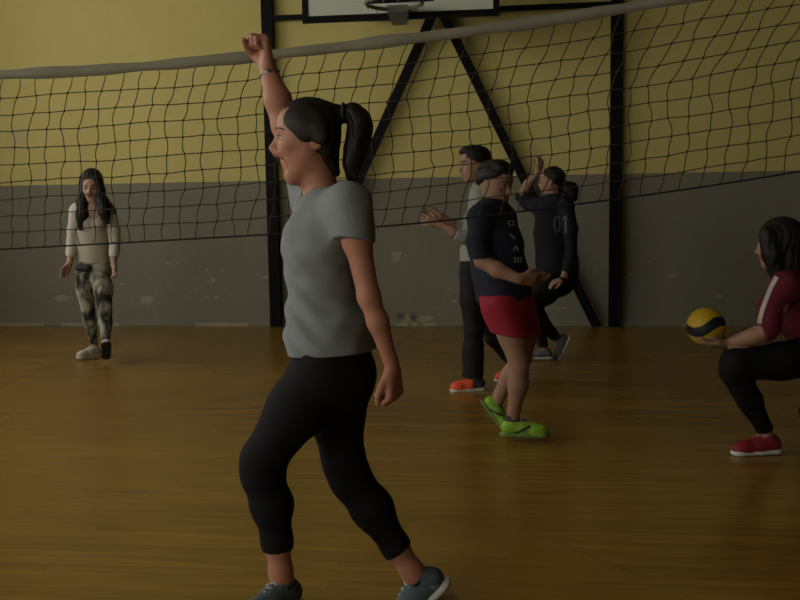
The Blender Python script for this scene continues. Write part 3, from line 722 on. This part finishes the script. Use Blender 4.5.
# ------------------------------------------------------------------ person: boy with red shorts
def boy_red():
    g = Fig(522, 437, 'boy in navy t-shirt, red shorts and lime green trainers walking behind the net')
    N, P, ch = g.N, g.P, g.chain; h = .0062; sc = g.scale()
    hd = Head(P(496, 183.5), g.dirv(.72, -.66, -.22), UP, .232)
    dfl = (g.dirv(-.3, 1, 0), 1.15)
    T = ch([(491, 220, 0, 19), (494, 240, 0, 21), (499, 265, 0, 22), (505, 292, 0, 22)], .05, dfl, 'torso')
    T += ch([(494, 210, 0, 11), (481, 218, -.11, 11)], .04, None, 'torso')+ch([(496, 210, 0, 11), (503, 218, .14, 11)], .04, None, 'torso')
    A = ch([(481, 219, -.12, 10.5), (478, 238, -.15, 9.5), (482, 261, -.17, 7.5)], .02, None, 'ua')+ch([(482, 261, -.17, 7.5), (498, 270, -.21, 8), (519, 279, -.25, 5.2)], .02, None, 'fa')
    A += ch([(503, 219, .14, 10), (511, 242, .14, 8.5), (514, 262, .12, 7.5), (524, 277, -.06, 5.2)], .02, None, 'fa2')
    A += hand(P(520, 279, -.25), g.dirv(1, .35, -.12), g.dirv(.1, .9, .35), 1, .22, .95, .024)
    A += hand(P(525, 277, -.06), g.dirv(.8, -.35, -.2), g.dirv(.0, -.3, 1), -1, .25, .95, .024)
    Lg = ch([(500, 303, -.09, 17), (512, 335, -.11, 13.5), (519, 364, -.12, 9.8)], .03, None, 'th')+ch([(519, 364, -.12, 9.8), (518, 384, -.10, 10), (514, 410, -.08, 6.2), (513, 420, -.08, 6.5)], .02, None, 'sh')
    Lg += ch([(516, 303, .09, 17), (525, 332, .10, 13), (522, 358, .10, 9.5)], .03, None, 'th2')+ch([(522, 358, .10, 9.5), (510, 376, .14, 9.5), (499, 396, .17, 6), (497, 402, .17, 6)], .02, None, 'sh2')
    Lg += ch([(502, 296, 0, 21), (508, 306, 0, 21)], .04, dfl, 'hip')
    hp = hd.prims(P(494, 213), .055)
    g.obj('body', T+A+Lg+hp, h, ['skin2', 'lip'], regions=hd.regions())
    hd.extras(g.root, g.o, 'hair_black')
    Hh = hd.hair_cap(.075, (.33, .23), (.45, -.89))+[hd.e((0, .1, .40), (.26, .27, .15), .03)]
    Hh.append(cut(hd.P(0, -.1, -.12), -hd.u, .4))
    Hh = [Hh[0], Hh[3], Hh[1], Hh[2], Hh[4]]
    g.obj('hair', Hh, .005, 'hair_black', wr=lambda p: wrinkle(p, .003, 120, 8))
    S = ch([(481, 219, -.12, 13), (478, 240, -.155, 12), (482, 268, -.17, 11.5)], .02)+[cut(P(481, 257, -.17), g.dirv(.1, 0, -1), .16)]
    S += ch([(503, 220, .14, 12), (512, 245, .13, 11), (515, 266, .12, 10)], .02)+[cut(P(513, 256, .12), g.dirv(.1, 0, -1), .14)]
    S += grow(T, .012, ('torso',))+ch([(494, 240, 0, 23), (500, 275, 0, 24), (506, 316, 0, 28.5)], .04, dfl)+ch([(498, 278, -.05, 19), (502, 312, -.09, 21.5)], .03)+ch([(510, 278, .05, 17), (517, 312, .09, 20)], .03)
    S += [cut(P(504, 299, 0), g.dirv(.12, 0, -1), .45, post=True), cap((hd.P(0, -.05, -.45), .05), (hd.P(0, 0, -.3), .06), .01, op='s')]
    sh = g.obj('t_shirt', S, h, 'navy', wr=lambda p: wrinkle(p, .005, 30, 9))
    g.obj('collar', [cap((P(495, 207), .058), (P(500, 210, -.02), .058), .01), cap((P(495, 200), .053), (P(495, 214), .053), .005, op='s')], h, 'print_pale')
    st = [([(508, 221), (513, 221), (514, 225), (509, 226), (508, 221)], 1.3), ([(510, 234), (515, 239)], 1.4), ([(513, 251), (516, 246), (518, 251)], 1.3),
          ([(515, 257), (515, 262), (521, 262), (521, 257)], 1.3), ([(518, 257), (518, 262)], 1.2)]
    for s_ in (st[:1], st[1:2], st[2:3], st[3:]): decal('letter', s_, sh, sh, g.o, 'print_pale', .003)
    R = grow([q for q in Lg if q['g'] in ('th', 'th2')], .010)+ch([(500, 303, -.09, 20), (514, 345, -.11, 17)], .03)+ch([(515, 303, .09, 19), (523, 345, .10, 16)], .03)
    R += [cut(P(518, 334, 0), g.dirv(-.16, 0, -1), .6, post=True)]+grow(Lg, .010, ('hip',))+grow(T, .006, ('torso',))+[cut(P(504, 293, 0), UP, .8)]
    g.obj('shorts', R, h, 'red_short', wr=lambda p: wrinkle(p, .005, 32, 12))
    def reg(Q, o, t, up, s, k):
        def stripe(C):
            q = (C-o)/k; a, c = q@t, q@up; return (np.abs(c-.045-(a-.05)*.5) < .008) & (a < .09) & (a > -.0)
        def heel(C):
            q = (C-o)/k; a, c = q@t, q@up; return (c > .086)
        return [(stripe, 1), (heel, 1)]
    shoe(g.root, g.o, P(513, 420, -.08), g.dirv(1, -.15, 0), UP, ['shoe_green', 'shoe_dark'], .28, .0055, sole_mat='shoe_gsole', upregions=reg, sock='shoe_dark')
    shoe(g.root, g.o, P(497, 402, .17), g.dirv(.60, -.1, -.80), g.dirv(.80, -.05, .60), ['shoe_green', 'shoe_dark'], .235, .0055, sole_mat='shoe_gsole', upregions=reg, sock='shoe_dark')
boy_red()

# ------------------------------------------------------------------ person: tall boy behind
def boy_pale():
    g = Fig(467, 388, 'tall boy in pale grey shirt and black track trousers reaching his hands out left')
    N, P, ch = g.N, g.P, g.chain; h = .0066
    hd = Head(P(474, 164), g.dirv(-1, -.22, -.12), UP, .245)
    dfl = (g.dirv(0, 1, 0), 1.35)
    T = ch([(483, 202, 0, 13.5), (482, 225, 0, 13.5), (478, 250, 0, 12.5), (475, 268, 0, 13)], .05, dfl, 'torso')
    T += ch([(482, 191, 0, 8), (482, 200, -.15, 7.5)], .04, None, 'torso')+ch([(482, 191, 0, 8), (481, 200, .16, 7.5)], .04, None, 'torso')
    A = ch([(481, 201, -.16, 7), (474, 222, -.18, 6), (466, 236, -.2, 4.9)], .02, None, 'ua')+ch([(466, 236, -.2, 4.9), (454, 232, -.2, 5.2), (440, 224, -.18, 3.5)], .015, None, 'fa')
    A += ch([(480, 201, .16, 7), (472, 220, .17, 6), (463, 229, .17, 4.9), (452, 224, .15, 5), (441, 217, .12, 3.5)], .015, None, 'ua2')
    A += hand(P(440, 224, -.18), g.dirv(-1, .1, .25), g.dirv(0, 1, .3), -1, .15, 1.0, .024, spread=.5)
    A += hand(P(441, 217, .12), g.dirv(-1, -.1, .15), g.dirv(0, -1, .3), 1, .15, 1.0, .024, spread=.5)
    Lg = ch([(472, 270, -.09, 11.5), (472, 300, -.1, 10.5), (474, 328, -.1, 8)], .03, None, 'l')+ch([(474, 328, -.1, 8), (473, 345, -.1, 8), (474, 372, -.08, 5.2), (475, 380, -.08, 5.2)], .02, None, 'l')
    Lg += ch([(477, 270, .09, 11.5), (483, 305, .09, 10), (495, 338, .10, 8)], .03, None, 'l2')+ch([(495, 338, .10, 8), (508, 352, .13, 7.5), (520, 368, .15, 5)], .02, None, 'l2')
    Lg += ch([(475, 264, 0, 12), (475, 272, 0, 12.5)], .04, dfl, 'hip')
    hp = hd.prims(P(482, 193), .056)
    g.obj('body', T+A+Lg+hp, h, ['skin2', 'lip'], regions=hd.regions())
    hd.extras(g.root, g.o, 'hair_black')
    Hh = hd.hair_cap(.055, (.33, .22), (.55, -.83)); Hh.insert(0, hd.e((0, .12, .40), (.26, .27, .14), .03)); Hh.append(cut(hd.P(0, -.1, -.16), -hd.u, .4))
    g.obj('hair', Hh, .0055, 'hair_black', wr=lambda p: wrinkle(p, .003, 120, 8))
    S = grow(T, .011, ('torso',))+ch([(482, 225, 0, 15), (478, 250, 0, 15), (475, 275, 0, 15)], .04, dfl)
    S += ch([(481, 201, -.16, 9), (474, 222, -.18, 8.5), (465, 237, -.2, 7.5), (455, 233, -.2, 7)], .02)+ch([(480, 201, .16, 9), (471, 221, .17, 8), (462, 229, .17, 7), (455, 226, .16, 7)], .02)
    S += [cut(P(456, 233, -.2), g.dirv(-1, 0, .3), .06), cut(P(456, 226, .16), g.dirv(-1, 0, .4), .06), cut(P(476, 264, 0), g.dirv(0, 0, -1), .5, post=True), cap((hd.P(0, .02, -.42), .05), (hd.P(0, 0, -.3), .062), .01, op='s')]
    g.obj('shirt', S, h, 'pale_shirt', wr=lambda p: wrinkle(p, .005, 30, 19))
    R = ch([(474, 330, -.1, 9.5), (473, 355, -.09, 10), (473, 382, -.08, 11)], .03)+grow([q for q in Lg], .010)
    R += [cut(P(474, 377, -.08), -UP, .13), cut(P(518, 366, .15), g.dirv(.5, 0, -.8), .1), ]+grow(T, .006, ('torso',))+[cut(P(475, 260, 0), UP, .8)]
    def stripe(C):   # side stripe down the stepping leg
        a = P(481, 300, -.0); b = P(507, 352, .08); d = nrm(b-a); q = C-a; t = q@d; pr = q-np.outer(t, d); s_ = pr@nrm(np.cross(d, FW))
        return (np.abs(s_) < .018) & (t > -.05) & (C@FW < (P(490, 330, .09)@FW))
    g.obj('track_trousers', R, h, ['black_track', 'track_stripe'], wr=lambda p: wrinkle(p, .004, 36, 22), regions=[(stripe, 1)])
    def reg(Q, o, t, up, s, k):
        return [(lambda C: ((C-o)/k)@t < .03, 1)]
    shoe(g.root, g.o, P(476, 378.5, -.08), g.dirv(-1, -.15, 0), UP, ['shoe_orange', 'shoe_dark'], .27, .006, upregions=reg)
    shoe(g.root, g.o, P(520, 370, .15), g.dirv(-.9, .2, -.0), UP, ['shoe_orange', 'shoe_dark'], .27, .006, upregions=reg)
boy_pale()

# ------------------------------------------------------------------ person: player 01
def player_01():
    g = Fig(545, 360, 'player in dark navy shirt numbered 01 seen from behind, hair in a bun')
    N, P, ch = g.N, g.P, g.chain; h = .0068
    hd = Head(P(551, 181), g.dirv(-.9, .35, -.02), UP, .228)
    dfl = (g.dirv(.15, 1, 0), .68)
    T = ch([(552, 212, 0, 16), (554, 235, 0, 17), (557, 262, 0, 17.5), (558, 276, 0, 18)], .05, dfl, 'torso')
    T += ch([(551, 201, 0, 8), (538, 206, .06, 7)], .04, None, 'torso')+ch([(553, 201, 0, 8), (566, 207, -.06, 7)], .04, None, 'torso')
    A = ch([(538, 206, .08, 6.5), (528, 203, .16, 5.5), (521, 197, .2, 4.6)], .02, None, 'ua')+ch([(521, 197, .2, 4.6), (528, 184, .18, 4.6), (539, 171, .12, 3)], .015, None, 'fa')
    A += hand(P(539, 171, .12), g.dirv(.15, 0, 1), g.dirv(-.4, 1, 0), 1, .25, .9, .022)
    A += ch([(566, 208, -.08, 6.5), (571, 228, -.13, 5.8), (571, 252, -.18, 4.8)], .02, None, 'ua2')+ch([(571, 252, -.18, 4.8), (569, 264, -.24, 4.8), (563, 279, -.3, 3)], .015, None, 'fa2')
    A += hand(P(563, 279, -.3), g.dirv(-1, -.1, -.35), g.dirv(.1, .4, -1), 1, .2, .9, .022)
    Lg = ch([(551, 280, -.05, 11), (541, 292, -.2, 10), (531, 302, -.3, 7)], .03, None, 'l')+ch([(531, 302, -.3, 7), (540, 318, -.16, 6.3), (556, 338, .02, 4)], .02, None, 'l')
    Lg += ch([(562, 280, .05, 11), (546, 294, -.12, 10), (533, 304, -.22, 7)], .03, None, 'l2')+ch([(533, 304, -.22, 7), (537, 322, -.14, 6.3), (543, 345, -.04, 4), (544, 350, -.04, 4)], .02, None, 'l2')
    Lg += ch([(558, 272, 0, 17), (557, 279, 0, 17)], .04, dfl, 'hip')
    hp = hd.prims(P(552, 205), .05)
    g.obj('body', T+A+Lg+hp, h, ['skin2', 'lip'], regions=hd.regions())
    hd.extras(g.root, g.o, 'hair_black')
    Hh = hd.hair_cap(.05, (.30, .25), (.6, -.8))+ch([(556, 180, 0, 9), (561, 186, 0, 6), (570, 190, 0, 8), (571, 196, 0, 7)], .02)
    g.obj('hair', Hh, .0055, 'hair_black', wr=lambda p: wrinkle(p, .002, 120, 8))
    S = grow(T, .010, ('torso',))+ch([(554, 235, 0, 19), (557, 262, 0, 19.5), (558, 290, 0, 20)], .04, dfl)+grow([q for q in A if q['g'] in ('ua', 'ua2', 'fa2')], .013)
    S += [cut(P(522, 196, .2), g.dirv(-.3, 0, 1), .05), cut(P(566, 273, -.28), g.dirv(-.4, -.2, -1), .06), cut(P(557, 281, .05), -UP, .4)]
    sh = g.obj('jersey', S, h, 'navy_dark', wr=lambda p: wrinkle(p, .005, 30, 31))
    O = [(557+2.8*math.cos(t), 224+8*math.sin(t)) for t in np.linspace(0, 2*math.pi, 20)]
    decal('number_zero', [(O, 1.7)], sh, sh, g.o, 'print_dim', .004); decal('number_one', [([(563, 219.5), (566, 216), (566, 233)], 1.9)], sh, sh, g.o, 'print_dim', .004)
    g.obj('trousers', grow(Lg, .008)+[cut(P(556, 338, .02), g.dirv(.4, .2, -.8), .08), cut(P(544, 347, -.04), -UP, .07), ]+grow(T, .004, ('torso',))+[cut(P(558, 270, 0), UP, .8)], h, 'black_track', wr=lambda p: wrinkle(p, .004, 36, 33))
    shoe(g.root, g.o, P(545, 349.5, -.04), g.dirv(-1, .1, 0), UP, 'shoe_greyd', .25, .006)
    shoe(g.root, g.o, P(559, 339, .02), g.dirv(-.45, -.1, -.85), g.dirv(-.85, -.2, .45), 'shoe_greyd', .25, .006)
player_01()

# ------------------------------------------------------------------ person: walking girl at left
def girl_left():
    g = Fig(98, 360, 'girl in cream top and patterned grey leggings with long dark hair walking forward')
    N, P, ch = g.N, g.P, g.chain; h = .0064
    hd = Head(P(92, 188.5), g.dirv(.08, -1, -.03), UP, .24)
    dfl = (FW, .68)
    T = ch([(93, 215, 0, 14.5), (93, 232, 0, 13.5), (93, 248, 0, 12), (94, 264, 0, 14)], .05, dfl, 'torso')
    T += ch([(93, 207, 0, 7), (78, 211, 0, 6)], .04, None, 'torso')+ch([(93, 207, 0, 7), (108, 211, 0, 6)], .04, None, 'torso')
    T += [cap(N(87, 224, -.07, 5.5), N(88, 224, -.07, 5.5), .03, g='torso'), cap(N(99, 224, -.07, 5.5), N(98, 224, -.07, 5.5), .03, g='torso')]
    A = ch([(77, 211, 0, 6), (73.5, 230, 0, 5), (72, 242, 0, 4.3)], .02, None, 'ua')+ch([(72, 242, 0, 4.3), (71.5, 252, -.03, 4.3), (69.5, 264, -.1, 2.8)], .015, None, 'fa')
    A += ch([(109, 211, 0, 6), (113.5, 230, 0, 5), (115, 240, 0, 4.3)], .02, None, 'ua')+ch([(115, 240, 0, 4.3), (114.5, 250, -.03, 4.3), (113.5, 264, -.1, 2.8)], .015, None, 'fa')
    A += hand(P(69.3, 264, -.1), g.dirv(-.4, -.25, -1), g.dirv(.6, -.6, .1), 1, .2, .92, .022, spread=.4)+hand(P(113.5, 264, -.1), g.dirv(.2, -.25, -1), g.dirv(-.6, -.5, .1), -1, .25, .92, .022, spread=.4)
    Lg = ch([(86.5, 272, 0, 9.6), (85.5, 290, .02, 8.6), (88, 309, .05, 6)], .03, None, 'l')+ch([(88, 309, .05, 6), (90, 322, .08, 5.8), (94, 344, .12, 3.4), (93.5, 348, .12, 3.4)], .02, None, 'l')
    Lg += ch([(100.5, 272, 0, 9.6), (103.5, 290, -.08, 8.6), (105, 310, -.12, 6.2)], .03, None, 'l2')+ch([(105, 310, -.12, 6.2), (105.5, 322, -.13, 6), (105.5, 344, -.17, 3.6), (106, 347, -.17, 3.6)], .02, None, 'l2')
    Lg += ch([(94, 265, 0, 14), (94, 272, 0, 14.5)], .04, dfl, 'hip')
    hp = hd.prims(P(93, 209), .047, smile=1)
    g.obj('body', T+A+Lg+hp, .0058, ['skin_pale', 'lip'], regions=hd.regions())
    hd.extras(g.root, g.o, 'hair_black')
    Hh = hd.hair_cap(.06, (.33, .36), (.86, -.51))
    Hh += ch([(87.5, 179, -.03, 4), (84.5, 190, -.01, 4.8), (83, 202, -.05, 5.8), (82, 215, -.09, 5.6), (80.5, 228, -.10, 2.8)], .035)+ch([(96.5, 179, -.03, 4), (99.5, 190, -.01, 4.8), (102, 202, -.05, 5.8), (104.5, 213, -.09, 5), (107, 222, -.10, 2.4)], .035)
    Hh += ch([(92, 178, .02, 10), (92, 195, .07, 11), (92, 215, .09, 12)], .04)+ch([(102, 196, 0, 4), (111, 208, -.04, 3), (115, 213, -.04, 1)], .01)
    g.obj('hair', Hh, .0055, 'hair_black', wr=lambda p: .002*np.sin((p@RT)*230+2*np.sin(p[:, 2]*14)))
    top = grow(T, .008, ('torso',))+ch([(93, 250, 0, 13.5), (94, 270, 0, 14.5)], .03, dfl)
    top += [cut(P(94, 263.5, 0), -UP, .5, post=True), ell(P(92, 210, -.12), [.062, .12, .085], [RT, FW, UP], .01, 's')]
    g.obj('scoop_neck_top', top, .006, 'cream', wr=lambda p: wrinkle(p, .003, 36, 41))
    cd = grow([q for q in A if q['g'] in ('ua', 'fa')], .010)+[cut(P(70.5, 257, -.06), g.dirv(-.1, -.2, -1), .2), cut(P(114, 257, -.06), g.dirv(.0, -.2, -1), .2)]
    cd += ch([(84, 210, .03, 8), (84, 235, .03, 8), (84, 250, .04, 7)], .02)+ch([(102, 210, .03, 8), (102, 235, .03, 8), (102, 250, .04, 7)], .02)
    cd += ch([(79, 210, 0, 7.5), (77, 212, 0, 7)], .02)+ch([(107, 210, 0, 7.5), (109, 212, 0, 7)], .02)
    g.obj('cardigan', cd, .006, 'white_knit', wr=lambda p: wrinkle(p, .003, 40, 43))
    lg = g.obj('leggings', grow(Lg, .004)+[cut(P(94, 344, .12), -UP, .06), cut(P(105.5, 341, -.17), -UP, .06), ]+grow(T, .004, ('torso',))+[cut(P(94, 261.5, 0), UP, .8)], .006, 'camo', wr=lambda p: wrinkle(p, .002, 50, 45))
    g.obj('waist_pouch', [cap(N(79, 268, -.10, 3.6), N(88, 268, -.115, 3.6), .005)], .005, 'strap')
    shoe(g.root, g.o, P(94, 347, .12), g.dirv(-.55, -.8, 0), UP, 'shoe_white', .26, .0055, sole_mat='sole_pale')
    shoe(g.root, g.o, P(106.5, 347, -.17), g.dirv(.25, -.66, .60), g.dirv(-.1, .60, .70), 'shoe_white', .27, .0055, sole_mat='sole_dark')
girl_left()

# ------------------------------------------------------------------ person: crouching girl at right with the ball
def girl_crouch():
    g = Fig(758, 453, 'girl in maroon jacket and black leggings crouching at the right, hands under the volleyball')
    N, P, ch = g.N, g.P, g.chain; h = .0064
    hd = Head(P(778, 245), g.dirv(-.93, .30, -.05), UP, .235)
    dfl = (g.dirv(.1, 1, 0), 1.25)
    T = ch([(797, 293, .02, 24), (806, 315, .03, 23), (820, 338, .03, 24), (828, 352, .03, 26)], .05, dfl, 'torso')
    T += ch([(792, 278, .0, 13), (786, 288, -.14, 12.5)], .04, None, 'torso')+ch([(792, 278, 0, 13), (790, 288, .18, 12.5)], .04, None, 'torso')
    A = ch([(785, 289, -.15, 12), (776, 308, -.19, 10), (770, 330, -.2, 8.2)], .02, None, 'ua')+ch([(770, 330, -.2, 8.2), (754, 336, -.16, 8.5), (727, 344, -.09, 5.2)], .015, None, 'fa')
    A += ch([(789, 290, .18, 11), (779, 310, .2, 10), (772, 328, .2, 8), (755, 335, .16, 8), (728, 342, .06, 5)], .02, None, 'ua2')
    A += hand(P(727, 344, -.09), g.dirv(-1, .12, -.02), g.dirv(-.1, .35, 1), -1, .16, .95, .023, spread=.4)+hand(P(728, 342, .06), g.dirv(-1, -.12, .0), g.dirv(-.1, -.35, 1), 1, .16, .95, .023, spread=.4)
    Lg = ch([(824, 356, -.06, 21), (780, 361, -.12, 17.5), (736, 364, -.15, 14)], .03, None, 'l')+ch([(736, 364, -.15, 14), (735, 372, -.14, 13), (749, 400, -.08, 11.5), (764, 428, -.02, 6.8), (766, 436, -.02, 7)], .02, None, 'l')
    Lg += ch([(834, 358, .14, 20), (824, 385, .22, 16), (815, 412, .26, 12.5), (845, 422, .3, 11), (880, 436, .34, 7)], .03, None, 'l2')
    Lg += ch([(824, 350, .03, 24), (832, 356, .03, 25)], .04, dfl, 'hip')
    hp = hd.prims(P(793, 277), .05)
    g.obj('body', T+A+Lg+hp, .006, ['skin2', 'lip'], regions=hd.regions())
    hd.extras(g.root, g.o, 'hair_black')
    Hh = hd.hair_cap(.07, (.30, .16), (.96, -.28))+ch([(782, 238, 0, 21), (787, 262, .0, 19), (795, 285, .03, 17), (803, 306, .05, 9)], .03)+ch([(768, 236, -.06, 9), (772, 255, -.07, 9), (776, 272, -.07, 7)], .02)
    g.obj('hair', Hh, .0055, 'hair_black', wr=lambda p: .0022*np.sin((p@RT)*200+(p@FW)*140+2*np.sin(p[:, 2]*14)))
    S = ch([(783, 288, -.15, 14), (772, 308, -.19, 13), (766, 330, -.2, 11.5), (758, 334, -.18, 10.5)], .02)+ch([(789, 290, .18, 13), (779, 310, .2, 12), (768, 329, .2, 10)], .02)
    S += [cut(P(761, 333, -.18), g.dirv(-1, .1, -.25), .12), cut(P(766, 331, .2), g.dirv(-1, -.1, -.25), .12)]+grow(T, .013, ('torso',))+[cut(P(820, 352, 0), g.dirv(-.25, 0, -1), .3)]
    sh = g.obj('jacket', S, h, 'maroon', wr=lambda p: wrinkle(p, .005, 30, 51))
    decal('sleeve_stripe', [([(777, 277), (771, 288), (766.5, 299), (762.5, 310), (760, 320), (759.5, 325)], 4.2)], sh, sh, g.o, 'white_stripe', .003)
    R = grow(Lg, .005)+grow(T, .004, ('torso',))+[cut(P(822, 342, 0), g.dirv(.25, 0, 1), .6), cut(P(765, 431, -.02), g.dirv(.3, 0, -1), .07), cut(P(876, 434, .34), g.dirv(1, 0, -.3), .07)]
    g.obj('leggings', R, h, 'black_stretch', wr=lambda p: wrinkle(p, .003, 40, 53))
    c = P(725, 344.3, -.087); d = g.dirv(-1, .12, .15); x_ = nrm(np.cross(d, UP)); y_ = np.cross(d, x_); mb = MB()
    mb.tube([c+.0285*(math.cos(t)*x_+math.sin(t)*y_) for t in np.linspace(0, 2*math.pi, 20, endpoint=False)], .005, 6, True); mb.build('bracelet', 'strap', g.root, g.o, True)
    shoe(g.root, g.o, P(768, 436.5, -.02), g.dirv(-1, -.1, 0), UP, 'shoe_red', .275, .0055)
    shoe(g.root, g.o, P(882, 437, .34), g.dirv(.35, .1, -1), g.dirv(-1, 0, -.35), 'shoe_red', .26, .0055)
    # the ball resting on the hands
    c = P(706, 326.5, -.02); r = .098; yv = nrm(-FW); zv = nrm(UP*.94-RT*.34); xv = np.cross(yv, zv); yv = np.cross(zv, xv)
    V, Fc = sphere((0, 0, 0), 1.0, None, 72); V = np.array(V); W = []
    def strip(p):
        a = np.argmax(np.abs(p), axis=-1); q = p/np.max(np.abs(p), axis=-1, keepdims=True); other = [(1, 2), (2, 0), (2, 1)]
        m = np.where(a == 0, q[..., 2] if False else q[..., 1], np.where(a == 1, q[..., 2], q[..., 0])); return m
    m = strip(V); z_ = V[:, 2]-.10*np.cos(3*np.arctan2(V[:, 1], V[:, 0])+.6); dist = np.minimum(np.minimum(np.abs(np.abs(z_-.12)-.27), np.abs(z_+.47)), 1-np.abs(np.sort(np.abs(V/np.max(np.abs(V), axis=1, keepdims=True)), axis=1)[:, 1]))
    rr = r*(1-.012*np.exp(-(dist/.03)**2))
    Vw = (V*rr[:, None])@np.array([xv, yv, zv])+c
    C = np.array([V[f].mean(0) for f in Fc]); z_ = C[:, 2]-.10*np.cos(3*np.arctan2(C[:, 1], C[:, 0])+.6); fm = ((np.abs(z_-.12) < .27) | (z_ < -.80)).astype(int)
    ob = mesh_obj('volleyball', Vw, Fc, ['ball_y', 'ball_b'], None, tuple(c-np.array([0, 0, r])), fm)
    tag(ob, 'yellow and dark blue volleyball resting on the crouching girl\'s hands', 'ball')
girl_crouch()
#@@LIGHT
# ------------------------------------------------------------------ light and view
W = bpy.data.worlds.new('world'); SC.world = W; W.use_nodes = True
W.node_tree.nodes['Background'].inputs[0].default_value = (.6, .7, .8, 1); W.node_tree.nodes['Background'].inputs[1].default_value = .3
MT['pane'].node_tree.nodes['Principled BSDF'].inputs['Emission Strength'].default_value = 7.0
SC.view_settings.view_transform = 'Standard'; SC.view_settings.look = 'None'; SC.view_settings.gamma = 1; SC.view_settings.use_curve_mapping = False
SC.view_settings.exposure = 0.0
